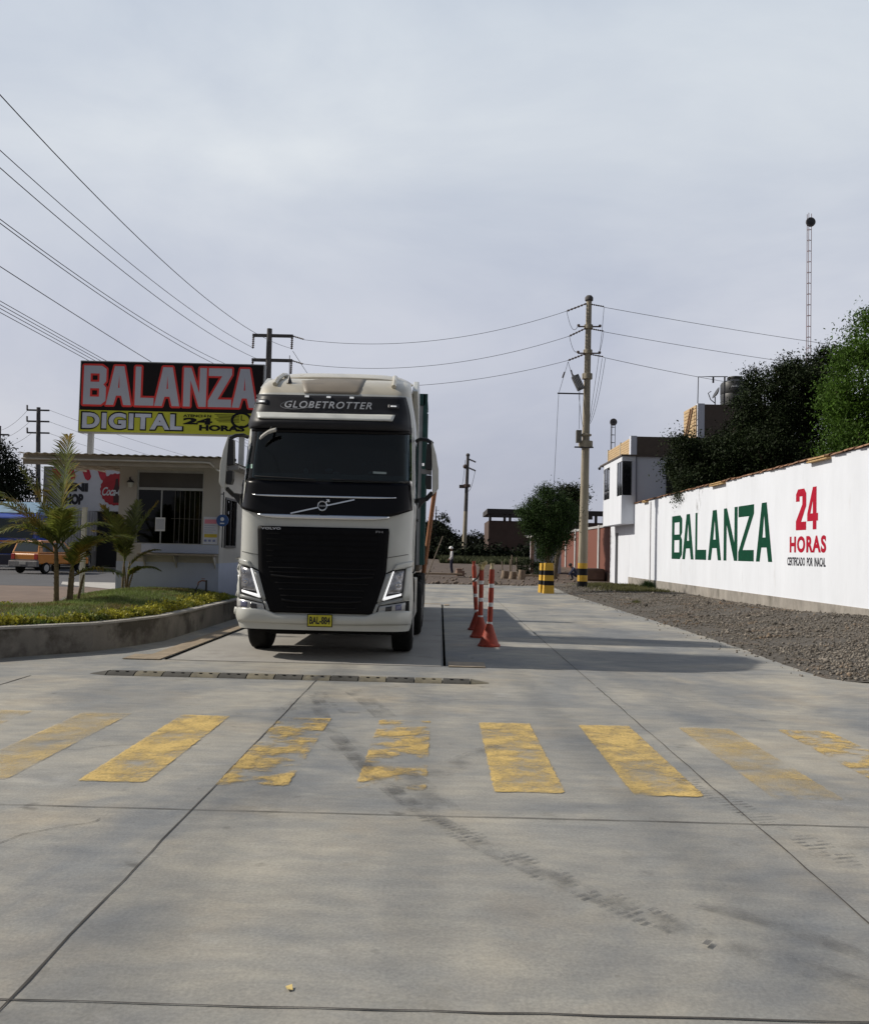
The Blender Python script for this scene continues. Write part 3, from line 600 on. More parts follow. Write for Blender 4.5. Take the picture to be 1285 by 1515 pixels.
# stub post
t2 = thing('white_post', (-7.76, 19.6, .2), 'bare square white post standing at the back edge of the lawn', 'post')
MB().box((-7.76, 19.6, 1.27), (.09, .09, 2.14)).build('shaft', M('cream_paint', (.66, .63, .53), .6, var=.08, scale=4), t2, bevel=.008)
MB().box((-7.76, 19.6, 2.35), (.10, .10, .02)).build('cap', M('cream_paint', (.66, .63, .53)), t2)

# ================================================================== BILLBOARD
t = thing('billboard', (-6.7, 22.4, .2), 'large black and yellow roof billboard reading BALANZA DIGITAL', 'billboard')
X0, X1, Z0, ZS, Z1, YB = -8.97, -4.42, 4.29, 4.85, 6.08, 22.0
MB().bx(X0, X1, YB, YB+.22, Z0, Z1).build('cabinet', M('billboard_frame', (.30, .31, .32), .6), t, bevel=.01)
MB().bx(X0+.03, X1-.03, YB-.012, YB, ZS, Z1-.03).build('black_face', M('billboard_black', (.010, .007, .008), .6, spec=.2), t)
MB().bx(X0+.03, X1-.03, YB-.012, YB, Z0+.03, ZS).build('yellow_face', M('billboard_yellow', (.44, .46, .03), .5, var=.06), t)
for x_ in (-8.68, -4.95): MB().box((x_, YB+.11, 3.92), (.12, .12, .74)).build('leg', M('sign_leg', (.4, .41, .42), .6), t)
plane = lambda y: (lambda a, b: (a, y, b))
bbw = M('billboard_letter', (.42, .44, .52), .5, var=.03); bred = M('billboard_red', (.66, .03, .025), .5); bblk = M('billboard_ink', (.006, .006, .010), .6, spec=.2)
px = [(100, 243), (245, 405), (428, 548), (553, 712), (735, 880), (893, 1040), (1045, 1200)]  # letter extents on the sign
for ch, (a, b) in zip('BALANZA', px):
    xa, xb = X0+(a-72)/(1245-72)*(X1-X0), X0+(b-72)/(1245-72)*(X1-X0)
    put('letter', letter(ch, xa, xb, 4.99, 5.95, .30, .20, 0), plane(YB-.022), bbw, t)
    L0 = letter(ch, xa, xb, 4.99, 5.95, .30, .20); m = MB()
    for q in range(14): a_ = 2*math.pi*q/14; m.add([(x_+.05*math.cos(a_), YB-.0155-.0003*q, z_+.05*math.sin(a_)) for x_, z_ in L0[0]], L0[1])
    m.build('letter_outline', bred, t)
v = fit(text2d('DIGITAL', .045, space=1.12), -8.86, -6.40, 4.40, 4.79); put('small_letters', v, plane(YB-.022), M('billboard_letter2', (.46, .50, .62), .5), t)
v = fit(text2d('DIGITAL', .078, space=1.12), -8.90, -6.36, 4.365, 4.825); put('small_letters_outline', v, plane(YB-.017), bblk, t)
for s_, a, b, c, d, o in (('ATENCIÓN', -6.38, -5.69, 4.73, 4.81, .03), ('24', -6.38, -5.66, 4.55, 4.715, .05), ('HORAS', -5.98, -4.86, 4.40, 4.545, .05)):
    put('small_print', fit(text2d(s_, o), a, b, c, d), plane(YB-.022), bblk, t)
m = MB()
for k in range(6): m.add([(-5.62+.05*(k % 3), YB-.02, 4.80-.035*k), (-5.0, YB-.02, 4.80-.035*k), (-5.0, YB-.02, 4.812-.035*k), (-5.6+.05*(k % 3), YB-.02, 4.812-.035*k)], [(0, 1, 2, 3)])
m.build('speed_lines', bblk, t)
m = MB()
for r0, r1, yy_ in ((.15, .20, YB-.024),):
    n = 32; vs = []
    for k in range(n): a = 2*math.pi*k/n; vs += [(-4.95+r0*math.cos(a)*1.3, yy_, 4.68+r0*math.sin(a)), (-4.95+r1*math.cos(a)*1.3, yy_, 4.68+r1*math.sin(a))]
    m.add(vs, [(2*k, 2*k+1, (2*k+3) % (2*n), (2*k+2) % (2*n)) for k in range(n)])
m.bx(-4.96, -4.94, YB-.024, YB-.022, 4.68, 4.80).bx(-4.95, -4.86, YB-.0245, YB-.022, 4.67, 4.685).build('clock_emblem', bblk, t)

# ================================================================== TRUCK
TX, TY = -1.66, 12.8
tr = thing('truck', (TX, TY, 0), 'white heavy truck with black grille parked on the weighbridge', 'truck')
cab_w = M('truck_white_paint', (.50, .505, .475), .35, var=.06, scale=1.5, coat=.3, spots=((.50, .47, .38), 1.2, .6, .15))
roof_w = M('truck_roof_paint', (.50, .46, .37), .38, var=.06, coat=.4)
gloss_k = M('gloss_black', (.004, .004, .006), .3, var=.2, spec=.18); matt_k = M('grille_black', (.004, .004, .005), .6, var=.3, spec=.12); visor_m = M('visor_grey', (.022, .022, .025), .45, var=.15, spec=.18)
frame_k = M('chassis_black', (.008, .008, .008), .8, var=.3, spec=.15)
PR = [(.38, .06, 1.22), (.56, .0, 1.26), (.9, .0, 1.265), (1.3, .03, 1.25), (1.6, .04, 1.25), (2.1, .08, 1.26), (2.5, .14, 1.265), (3.0, .25, 1.25), (3.4, .36, 1.235), (3.65, .43, 1.215), (3.90, .55, 1.17), (4.02, .68, 1.16), (4.12, .86, 1.15), (4.22, 1.12, 1.13), (4.28, 1.4, 1.10)]
def prof(z):
    if z <= PR[0][0]: return PR[0][1:]
    for a, b in zip(PR, PR[1:]):
        if z <= b[0]: t_ = (z-a[0])/(b[0]-a[0]); return a[1]+(b[1]-a[1])*t_, a[2]+(b[2]-a[2])*t_
    return PR[-1][1:]
def yf(x_, z_):
    y0, w = prof(z_); t_ = min(1, abs(x_)/w); s = max(0, (t_-.80)/.20); return y0+.10*t_*t_+.26*(1-math.sqrt(max(0, 1-s*s)))
def S(x_, z_, off=0):
    """point given on the frontal plane at the cab's nose, carried back along the sight line on to the curved front"""
    X, Z = x_, z_
    for _ in range(6):
        y = yf(X, Z); k = (TY+y)/TY; X = (x_+TX)*k-TX; Z = H+(z_-H)*k; w_ = prof(Z)[1]; X = max(-w_, min(w_, X))
    t_ = abs(X)/prof(Z)[1]; e_ = max(0, (t_-.9)/.1)
    return (X*(1+off*.35*e_), yf(X, Z)-off*(1-e_*.6), Z)
def TP(px_, py_): p = A(px_, py_, TY); return (p.x-TX, p.z)
def body_rows(zs, yb, nf=40, wextra=0):
    m = MB(); R_ = []
    for z in zs:
        y0, w = prof(z); row = [(-w, yb, z), (-w, (yb+.9)/2, z)]
        for k in range(nf+1):
            a = -math.pi/2+math.pi*k/nf; x_ = w*math.sin(a); x_ = math.copysign(abs(x_/w)**.8*w, x_) if x_ else 0; row.append((x_, yf(x_, z), z))
        row += [(w, (yb+.9)/2, z), (w, yb, z)]; R_.append(row)
    n = len(R_[0]); m.v = [p for r_ in R_ for p in r_]
    for i in range(len(R_)-1):
        for k in range(n): m.f.append((i*n+k, i*n+(k+1) % n, (i+1)*n+(k+1) % n, (i+1)*n+k))
    m.f.append(tuple(range((len(R_)-1)*n, len(R_)*n))); m.f.append(tuple(range(n-1, -1, -1)))
    return m
zs = [1.30, 1.45, 1.6, 1.8, 2.1, 2.3, 2.5, 2.66, 2.8, 3.0, 3.2, 3.34, 3.42, 3.5, 3.65, 3.78, 3.90, 3.96, 4.02, 4.07, 4.12, 4.17, 4.22, 4.28]
m = body_rows(zs, 2.25)
def cen(f, m): return [sum(m.v[i][k] for i in f)/len(f) for k in range(3)]
keepf = []; rooff = []
for f_ in m.f:
    c = cen(f_, m)
    if abs(c[0]) < 1.12 and 2.62 < c[2] < 3.36 and c[1] < 1.0: continue
    keepf.append(f_)
m.f = keepf
cabo = m.build('cab', [cab_w, roof_w], tr, smooth=35, local=True)
for p in cabo.data.polygons:
    if p.center.z > 3.92: p.material_index = 1
# door and side window outlines on the cab sides
for sx in (-1, 1):
    g_ = MB().prism([(.62, 2.3), (1.75, 2.3), (1.75, 3.25), (.95, 3.25)], (sx*1.262, sx*1.268), 'x').build('side_window', glass('cab_side_glass', (.06, .07, .07)) if sx < 0 else bpy.data.materials['cab_side_glass'], tr, local=True)
    MB().prism([(.5, 1.25), (1.85, 1.25), (1.85, 3.35), (1.83, 3.35), (1.83, 1.27), (.5, 1.27)], (sx*1.25, sx*1.272), 'x').build('door_seam', frame_k, tr, local=True)
    MB().bx(sx*1.268, sx*1.30, 1.5, 1.72, 2.05, 2.09).build('door_handle', black_pl, tr, local=True, bevel=.005)
# interior
m = MB().bx(-1.18, 1.18, 2.0, 2.1, 1.9, 3.45).bx(-1.18, -1.14, .75, 2.0, 1.9, 3.45).bx(1.14, 1.18, .75, 2.0, 1.9, 3.45).bx(-1.14, 1.14, .8, 2.0, 1.9, 1.95).bx(-1.14, 1.14, .6, 2.0, 3.41, 3.45)
m.build('cab_lining', M('cab_lining', (.11, .11, .12), .9), tr, local=True)
MB().bx(-1.12, 1.12, .48, 1.1, 2.3, 2.64).build('dashboard', M('dashboard', (.03, .03, .032), .7), tr, local=True, bevel=.05)
for x_ in (-.62, .62): MB().bx(x_-.25, x_+.25, 1.6, 1.75, 2.2, 3.0).bx(x_-.14, x_+.14, 1.62, 1.72, 3.0, 3.2).build('seat', M('seat_cloth', (.10, .11, .14), .9), tr, local=True, bevel=.04)
n = 24; pts = [(.62+.23*math.cos(2*math.pi*k/n), 1.05+.06*math.sin(2*math.pi*k/n), 2.72+.2*math.sin(2*math.pi*k/n)) for k in range(n+1)]
MB().tube(pts, .016, 6, False).tube([(.4, 1.05, 2.72), (.84, 1.05, 2.72)], .02, 6).build('steering_wheel', black_pl, tr, local=True)
MB().box((.68, .50, 2.72), (.22, .02, .03), rx=.4).box((.1, .50, 2.70), (.1, .1, .04)).ball((-.02, .52, 2.74), (.06, .04, .04), 10, 6).ball((-.35, .50, 2.72), (.04, .02, .05), 10, 6).build('dashboard_papers', M('pale_items', (.6, .62, .64), .6), tr, local=True)
def patch(name, corners, mt, off, nu=6, nv=6, solid=.02, parent=tr, sm=True, offv=None):
    """corners: TL, TR, BR, BL on the frontal plane"""
    TL, TR, BR, BL = corners
    def fn(u, v):
        a = (TL[0]+(TR[0]-TL[0])*u, TL[1]+(TR[1]-TL[1])*u); b = (BL[0]+(BR[0]-BL[0])*u, BL[1]+(BR[1]-BL[1])*u); o = off if offv is None else offv(u, v)
        return S(a[0]+(b[0]-a[0])*v, a[1]+(b[1]-a[1])*v, o)
    m = MB(); m.grid(fn, nu, nv); m.f = [tuple(f_[::-1]) for f_ in m.f]
    return m.build(name, mt, parent, smooth=40 if sm else 0, solid=solid, local=True)
def patchf(name, fn, mt, nu, nv, solid=.02, parent=tr):
    m = MB(); m.grid(fn, nu, nv); m.f = [tuple(f_[::-1]) for f_ in m.f]; return m.build(name, mt, parent, smooth=40, solid=solid, local=True)
wind = glass('windscreen_glass', (.34, .42, .45))
ws = patchf('windscreen', lambda u, v: (lambda s: S(s*(1.232-.022*(1-v)), 3.32-.82*v, .012))(u*2-1), wind, 48, 10, .004)
patchf('screen_border', lambda u, v: (lambda s: S(s*1.215, 3.33-.10*v, .014))(u*2-1), gloss_k, 48, 2, .004)
# black band under the windscreen
patchf('lower_panel', lambda u, v: (lambda s: S(s*(1.215+.03*v), 2.535-v*(2.535-(2.015+.14*s**4)), .016+.02*v))(u*2-1), gloss_k, 48, 10, .03)
for z0, z1, w_, nm in ((2.33, 2.305, 1.02, 'trim_strip'), (2.055, 2.0, .93, 'trim_strip')):
    patchf(nm, lambda u, v, z0=z0, z1=z1, w_=w_: (lambda s: S(s*w_, z0+(z1-z0)*v*(1-.6*abs(s)**6), .05))(u*2-1), chrome, 40, 3, .02)
# badge: ring with diagonal bar
bar = patch('badge_bar', [(-.46, 2.075), (-.46, 2.06), (.42, 2.275), (.42, 2.295)], chrome, .055, 4, 12, .012)
bar.data.clear_geometry(); m = MB()
a_, b_ = (-.47, 2.07), (.43, 2.285)
m.grid(lambda u, v: S(a_[0]+(b_[0]-a_[0])*u, a_[1]+(b_[1]-a_[1])*u+.010-.020*v, .058), 20, 2); m.f = [tuple(f_[::-1]) for f_ in m.f]
bar.data.from_pydata(m.v, [], m.f); bar.data.update(); 
rg = []; n = 28; cx_, cz_ = -.02, 2.185
for k in range(n+1): a = 2*math.pi*k/n; p = S(cx_+.062*math.cos(a), cz_+.062*math.sin(a), .07); rg.append(p)
m = MB().tube(rg, .011, 6, False); p0 = S(cx_+.048, cz_+.048, .07); p1 = S(cx_+.088, cz_+.088, .07); m.tube([p0, p1], .01, 6); q = S(cx_+.092, cz_+.055, .07); q2 = S(cx_+.055, cz_+.092, .07); m.tube([q, p1, q2], .009, 6); m.build('badge_ring', chrome, tr, local=True, smooth=50)
def ptext(name, s_, x0, x1, z0, z1, off, mt, bold=.02, shear=0, space=1):
    v = fit(text2d(s_, bold, shear, space), x0, x1, z0, z1); m = MB(); m.add([S(a, b, off) for a, b in v[0]], v[1]); return m.build(name, mt, tr, local=True)
silver = M('silver_letter', (.50, .51, .53), .35, .3)
ptext('badge_name', 'VOLVO', cx_-.045, cx_+.045, cz_-.012, cz_+.012, .072, silver, .02)
MB().add([S(cx_+.06*math.cos(2*math.pi*k/16), cz_+.06*math.sin(2*math.pi*k/16), .060) for k in range(16)], [tuple(range(16))]).build('badge_plate', gloss_k, tr, local=True)
# grille
gr_rows = [(1.885, .925), (1.86, .935), (1.28, .905), (1.20, .89), (.70, .755), (.665, .72)]
def ghw(z):
    for a, b in zip(gr_rows, gr_rows[1:]):
        if z >= b[0]: t_ = (a[0]-z)/(a[0]-b[0]); return a[1]+(b[1]-a[1])*t_
    return gr_rows[-1][1]
patchf('grille', lambda u, v: (lambda z, s: S(s*ghw(z), z, .030))(1.885-1.22*v, u*2-1), matt_k, 30, 24, .04)
m = MB()
for k, (zc, hw) in enumerate(((1.30, .76), (1.24, .74), (1.17, .72), (1.09, .66), (1.0, .60), (.91, .58), (.83, .56), (.75, .48))):
    th = .014 if k in (2, 6) else .007
    pts = [S(s/10*hw, zc-(.0 if abs(s) < 8 else 0)+(.05*max(0, abs(s)/10-.6) if k in (2, 6) else 0), .05) for s in range(-10, 11)]
    m.tube(pts, th, 6)
m.build('grille_bars', M('grille_bar', (.010, .010, .011), .5, spec=.2), tr, local=True, smooth=50)
m = MB()
for zc in (1.78, 1.70, 1.62, 1.54, 1.46, 1.38): m.tube([S(s/10*.8, zc, .034) for s in range(-10, 11)], .006, 5)
m.build('grille_mesh_lines', M('grille_line', (.0055, .0055, .006), .6, spec=.1), tr, local=True)
ptext('maker_name', 'VOLVO', -.88, -.60, 1.835, 1.868, .062, silver, .04, space=1.1)
ptext('type_letters', 'FH', .745, .845, 1.82, 1.85, .062, M('dull_letter', (.2, .2, .21), .4), .02)
# visor and roof sign
patchf('sun_visor', lambda u, v: (lambda s, z: S(s*(1.205-.09*((z-3.27)/.5)**2), z, .025+.13*max(0, 1-abs(z-3.36)/.20)*(1-s**8)))(u*2-1, 3.765-v*.495), visor_m, 48, 14, .03)
patchf('light_strip', lambda u, v: (lambda s: S(-.01+s*(.985-.03*v), 3.505-.095*v, .135-.085*(1-v)+.01))(u*2-1), M('strip_white', (.60, .61, .58), .35), 40, 3, .012)
ptext('roof_name', 'GLOBETROTTER', -.60, .64, 3.575, 3.675, .06, silver, .012, .25, 1.15)
m = MB().tube([S(-.42+.24*math.cos(a), 3.625+.065*math.sin(a)+.02*math.cos(a), .06) for a in [2*math.pi*k/24 for k in range(7, 24)]], .004, 4, False); m.build('roof_name_swoosh', M('dull_silver', (.28, .29, .31), .4), tr, local=True)
for x_, z_ in ((-.29, 3.745), (.02, 3.742), (.35, 3.74)): p = S(x_, z_, .035); MB().box(p, (.06, .03, .025)).build('roof_lamp', M('lamp_white', (.8, .82, .85), .2, emit=((1, 1, 1), .3)), tr, local=True)
for x_ in (-.93, .95):
    z_ = 3.66 if x_ < 0 else 3.63; patch('marker_lamp', [(x_-.08, z_+.03), (x_+.08, z_+.03), (x_+.08, z_-.03), (x_-.08, z_-.03)], dark_steel, .04, 4, 3, .01); patch('marker_lens', [(x_-.04, z_+.008), (x_+.04, z_+.008), (x_+.04, z_-.008), (x_-.04, z_-.008)], MATS['lamp_white'], .046, 3, 2, .004)
# roof hatch, deflector, side fairings
patch('roof_hatch', [(-.40, 4.055), (.56, 4.045), (.45, 3.80), (-.33, 3.80)], M('roof_hatch_tan', (.20, .17, .13), .5, var=.08), .012, 12, 6, .015)
m = MB().grid(lambda u, v: (lambda s: (s*(1.11+.02*v), 1.18+.25*abs(s)**3+v*.75, 4.22+.20*math.sin(v*1.5)-.10*abs(s)**8))(u*2-1), 30, 8); m.v += []
m.build('roof_deflector', roof_w, tr, smooth=50, solid=.03, local=True, soff=1)
for sx in (-1, 1):
    m = MB().prism([(1.35, 4.10), (1.9, 4.36), (2.55, 4.30), (2.62, 1.2), (2.25, 1.2), (2.25, 3.6), (1.9, 3.9)], (sx*1.16, sx*1.25), 'x'); m.build('side_fairing', cab_w, tr, local=True, bevel=.02)
    MB().prism([(2.63, 4.28), (2.70, 4.2), (2.70, 1.3), (2.63, 1.3)], (sx*1.15, sx*1.24), 'x').build('fairing_edge', black_pl, tr, local=True)
    p = (sx*.86, .95, 4.22); MB().tube([(sx*.90, .74, 4.05), (sx*.90, .95, 4.17), (sx*.88, 1.3, 4.30), (sx*.88, 1.6, 4.36)], .035, 8).build('roof_rib', roof_w, tr, local=True)
MB().tube([(-.70, .85, 4.1), (-.71, .86, 4.52)], .006, 5).lathe([(.045, 4.09), (.03, 4.14), (.008, 4.2)], (-.70, .85, 0), 10).build('antenna', black_pl, tr, local=True)
# lower front: bumper unit
m = body_rows([.42, .5, .58, .75, .95, 1.1, 1.25, 1.34], .80); m.v = [(x_*1.005, y_, z_) for x_, y_, z_ in m.v]
m.build('bumper_unit', cab_w, tr, smooth=35, local=True)
patchf('bumper', lambda u, v: (lambda s: S(s*(1.262), (.645+.085*min(1, max(0, (abs(s)-.5)/.18)))*(1-v)+(.535-.03*(1-s*s))*v, .035+.02*math.sin(math.pi*v)))(u*2-1), cab_w, 48, 6, .06)
patchf('bumper_under', lambda u, v: (lambda s: S(s*1.22, .515-.10*v, -.02-.05*v))(u*2-1), frame_k, 30, 3, .05)
lens = glass('lamp_lens', (.75, .77, .8)); refl = M('lamp_reflector', (.30, .30, .32), .25, .6, var=.5, scale=14); drl = M('daylight_strip', (.9, .9, .9), .3, emit=((1, 1, 1), .7))
def mir(c, sx): return [(sx*p[0], p[1]) for p in c] if sx > 0 else [(p[0], p[1]) for p in c]
def lp(pts, sx):
    q = [TP(*p) for p in pts]
    if sx > 0: q = [(-p[0], p[1]) for p in q]; q = [q[1], q[0], q[3], q[2]]
    return q
for sx in (-1, 1):
    hl = patch('headlight', lp([(353.6, 835), (372, 839), (387.5, 886), (355.8, 878)], sx), M('lamp_housing', (.02, .02, .023), .4), .012, 8, 8, .02)
    patch('reflector', lp([(356, 837.5), (370, 840.5), (379, 874), (357.5, 871)], sx), refl, .020, 6, 6, .006, parent=hl)
    for (u0, v0, r_) in ((362, 847, .035), (364, 860, .045)):
        c = lp([(u0, v0)]*4, sx)[0]; p = S(c[0], c[1], .03); MB().lathe([(.001, p[1]+.005), (r_*.5, p[1]-.012), (r_, p[1]-.004), (r_, p[1]+.01)], (p[0], 0, p[2]), 16, 'y').build('bulb_bowl', M('bowl', (.5, .5, .53), .15, .9), hl, local=True, smooth=50)
    patch('daylight_strip', lp([(370.7, 840.2), (373.2, 840.6), (386.4, 884.3), (381.8, 880)], sx), drl, .030, 2, 10, .006, parent=hl)
    patch('daylight_strip', lp([(358.2, 872.2), (382.0, 878.6), (385.0, 884.4), (358.6, 875.6)], sx), drl, .031, 8, 2, .006, parent=hl)
    patch('headlight_brow', lp([(344.6, 823.5), (367.5, 830), (372.5, 838.6), (344, 831)], sx), cab_w, .055, 8, 4, .05)
    patch('brow_gap', lp([(346, 815.5), (368, 829), (375.5, 842.5), (373.8, 842.5)], sx), frame_k, .022, 8, 2, .02) if 0 else None
    patch('corner_panel', lp([(347.8, 832.5), (353.6, 834.5), (355.5, 884), (347, 881)], sx), cab_w, .04, 3, 6, .03)
    patch('inner_trim', lp([(376.3, 845), (382.5, 844.5), (393.5, 886.5), (389.2, 887.5)], sx), M('trim_grey', (.30, .31, .31), .4), .035, 3, 6, .02)
    patch('inner_trim', lp([(390.5, 889.8), (394.5, 889.3), (399.3, 903.3), (394.6, 903.3)], sx), MATS['trim_grey'], .035, 3, 4, .02)
    patch('lower_trim', lp([(356, 879), (388, 888), (389, 891.5), (356.5, 883.5)], sx), MATS['trim_grey'], .034, 8, 2, .02)
    patch('shadow_gap', lp([(346.8, 882.5), (394, 893), (396.5, 905), (346, 900)], sx), frame_k, .016, 12, 3, .01)
    fl = patch('fog_light', lp([(352, 885.3), (390, 893), (391.5, 902), (352, 898.2)], sx), M('fog_housing', (.42, .42, .42), .35, .2), .034, 10, 3, .02)
    patch('lens', lp([(357, 888), (366, 890), (366, 898), (357, 897)], sx), M('blueish_lens', (.16, .17, .26), .15, .3), .040, 4, 3, .005, parent=fl)
    patch('lens', lp([(371, 891.5), (380.5, 893.5), (381, 900), (371.5, 898.8)], sx), M('dark_lens', (.05, .05, .055), .15, .3), .040, 4, 3, .005, parent=fl)
    patch('panel_seam', lp([(352, 814), (383, 820.5), (383, 821.5), (352, 815)], sx), M('seam', (.12, .12, .11), .8), .006, 10, 1, .004)
    patch('panel_seam', lp([(372.5, 838), (383, 843.5), (383, 845.2), (372.5, 841)], sx), frame_k, .008, 4, 1, .006)
# number plate
p = S(-.005, .57, .09); bp_ = MB().box(p, (.335, .02, .165)).build('number_plate', M('plate_yellow', (.50, .45, .03), .4, var=.1, scale=20), tr, local=True, bevel=.006)
put('plate_digits', fit(text2d('BAL-884', .03), p[0]-.145, p[0]+.145, p[2]-.05, p[2]+.055), lambda a, b: (a, p[1]-.0125, b), M('plate_ink', (.01, .01, .01), .5), bp_, local=True)
m = MB().bx(p[0]-.17, p[0]+.17, p[1]-.011, p[1]-.003, p[2]+.078, p[2]+.088).bx(p[0]-.17, p[0]+.17, p[1]-.011, p[1]-.003, p[2]-.088, p[2]-.078).bx(p[0]-.178, p[0]-.168, p[1]-.011, p[1]-.003, p[2]-.088, p[2]+.088).bx(p[0]+.168, p[0]+.178, p[1]-.011, p[1]-.003, p[2]-.088, p[2]+.088); m.build('plate_frame', frame_k, bp_, local=True)
# wipers and front mirror, sticker
m = MB().tube([S(-1.0+.045*k, 2.59-.0015*k, .03) for k in range(20)], .009, 5).tube([S(.1+.045*k, 2.57-.001*k, .03) for k in range(20)], .009, 5); m.build('wiper', black_pl, tr, local=True)
fm = MB().grid(lambda u, v: (lambda q: (q[0], q[1]-.03*math.sin(math.pi*v), q[2]))(S(-.91+.22*u, 3.12+.12*u+.025*math.sin(math.pi*u)+.062*(v-.5), .16)), 10, 6).build('front_mirror', M('mirror_shell', (.40, .39, .36), .4), tr, solid=.03, local=True, smooth=50)
MB().tube([S(-.8, 3.19, .14), S(-.76, 3.30, .10)], .018, 6).build('mirror_arm', black_pl, fm, local=True)
st_ = MB(); st_.add([S(-1.13, 2.70, .02), S(-1.04, 2.70, .02), S(-1.04, 2.76, .02), S(-1.13, 2.76, .02)], [(0, 1, 2, 3)]); st_.build('windscreen_sticker', M('sticker', (.35, .55, .48), .5, var=.3, scale=30), tr, local=True)
MB().add([S(.68, 2.665, .02), S(.87, 2.66, .02), S(.87, 2.69, .02), S(.68, 2.695, .02)], [(0, 1, 2, 3)]).build('windscreen_sticker', M('sticker_grey', (.25, .3, .3), .5), tr, local=True)
# mirrors
def TPd(px_, py_, Y=13.25): q = A(px_, py_, Y); return (q.x-TX, q.z)
shell = [(338.5, 644), (331, 666), (326.3, 688), (324.7, 714.4), (328, 720), (333.2, 724.5), (334.5, 705), (335.8, 689), (339, 649)]
def mirp(L_, sx): q = [TPd(*p_) for p_ in L_]; return q if sx < 0 else [(-a, b+.0) for a, b in q][::-1]
for sx in (-1, 1):
    ms = MB().prism(mirp(shell, sx), (.40, .55), 'y').build('side_mirror', cab_w if sx < 0 else M('mirror_grey_white', (.50, .50, .47), .4), tr, local=True, bevel=.02)
    MB().prism(mirp([(339.3, 649), (345.6, 650.5), (346.2, 687.5), (336.2, 688.5), (337, 670)], sx), (.42, .56), 'y').build('mirror_frame', black_pl, ms, local=True, bevel=.01)
    MB().prism(mirp([(336, 696.5), (344.8, 696.5), (344.6, 709), (342.5, 716.5), (335.0, 716.5)], sx), (.42, .56), 'y').build('lower_mirror_frame', black_pl, ms, local=True, bevel=.01)
    MB().prism(mirp([(336.5, 689), (352, 687), (352, 694), (336.2, 695.5)], sx), (.47, .52), 'y').build('mirror_bracket', M('bracket_grey', (.22, .22, .23), .5), ms, local=True)
    a1 = [TPd(*p_) for p_ in ((338, 648.5), (346, 643), (356, 641.5), (362, 644))]; a2 = [TPd(*p_) for p_ in ((334, 722), (342, 731), (353, 733), (362, 735))]
    for nm, a_, r_ in (('upper_arm', a1, .030), ('lower_arm', a2, .036)): MB().tube([(-sx*q[0] if sx > 0 else q[0], .5+.06*i, q[1]) for i, q in enumerate(a_)], r_, 8).build(nm, black_pl, ms, local=True, smooth=50)
    q = [TPd(341.5, 731), TPd(353.5, 731), TPd(353, 747)]; q = q if sx < 0 else [(-a, b) for a, b in q]
    MB().prism(q, (.50, .58), 'y').build('arm_cover', black_pl, ms, local=True)
    MB().bx(sx*1.38-.015, sx*1.38+.015, .394, .399, 2.83, 2.87).build('mirror_camera', MATS['lamp_white'] if sx > 0 else black_pl, ms, local=True)
# wheels
def wheel(x_, y_, r_, w_, parent, sx, nm='wheel'):
    pr = [(r_*.55, -w_/2+.01), (r_*.62, -w_/2), (r_*.9, -w_/2+.01), (r_*.97, -w_/2+.035), (r_, -w_/2+.07)]
    full = pr+[(r_*.985, -.02), (r_*.985, .02)]+[(a, -b) for a, b in pr[::-1]]
    t_ = MB().lathe([(a, b+x_) for a, b in full], (0, y_, r_), 36, 'x').build(nm, rubber, parent, smooth=45, local=True)
    MB().lathe([(.02, x_+sx*w_*.30), (r_*.2, x_+sx*w_*.32), (r_*.22, x_+sx*w_*.2), (r_*.45, x_+sx*w_*.15), (r_*.56, x_+sx*w_*.46), (r_*.58, x_+sx*w_*.49)], (0, y_, r_), 24, 'x').build('rim', steel, t_, smooth=40, local=True)
    return t_
for sx in (-1, 1):
    wheel(sx*1.10, 1.45, .50, .33, tr, sx)
    for y_ in (4.4, 5.7, 9.6, 10.9, 12.2): wheel(sx*1.08, y_, .5, .52 if y_ < 9 else .36, tr, sx)
    MB().grid(lambda u, v: (sx*(.92+.34*v), 1.45-.62*math.cos(math.pi*u), .52+.62*math.sin(math.pi*u)), 16, 2).build('wheel_arch', frame_k, tr, solid=.02, local=True)
    for y_ in (4.4, 5.7): MB().grid(lambda u, v: (sx*(.80+.46*v), y_-.6*math.cos(math.pi*u), .52+.6*math.sin(math.pi*u)), 14, 2).build('mudguard', frame_k, tr, solid=.02, local=True)
    MB().bx(sx*.55, sx*1.2, 2.5, 3.6, .5, 1.05).build('fuel_tank', M('tank_metal', (.35, .36, .37), .35, .7), tr, local=True, bevel=.08)
    MB().bx(sx*1.02, sx*1.24, .85, .95, .30, 1.2).build('step_panel', cab_w, tr, local=True, bevel=.02) if 0 else None
    MB().bx(sx*1.12, sx*1.25, 2.0, 3.9, .45, 1.1).build('side_skirt', cab_w, tr, local=True, bevel=.02)
m = MB().bx(-.45, -.35, .5, 12.8, .75, 1.0).bx(.35, .45, .5, 12.8, .75, 1.0).bx(-.9, .9, 1.3, 1.6, .42, .62).bx(-.7, .3, .3, 1.1, .40, .7).bx(-.5, .5, .9, 2.0, .5, 1.2).bx(-.9, .9, 4.3, 4.5, .4, .6).bx(-.9, .9, 5.6, 5.8, .4, .6)
m.bx(-.82, 1.0, .28, .5, .36, .52).bx(-.95, .95, .55, 4.2, .46, .5).bx(-.62, -.1, .5, .9, .33, .46).bx(.1, .75, 1.5, 2.4, .34, .46).bx(-1.1, 1.1, .35, .5, .48, 1.0).bx(-.75, -.25, .25, .6, .34, .5)  # includes a thin flat underbody panel added to block light beneath the truck
m.build('chassis', frame_k, tr, local=True, bevel=.01)
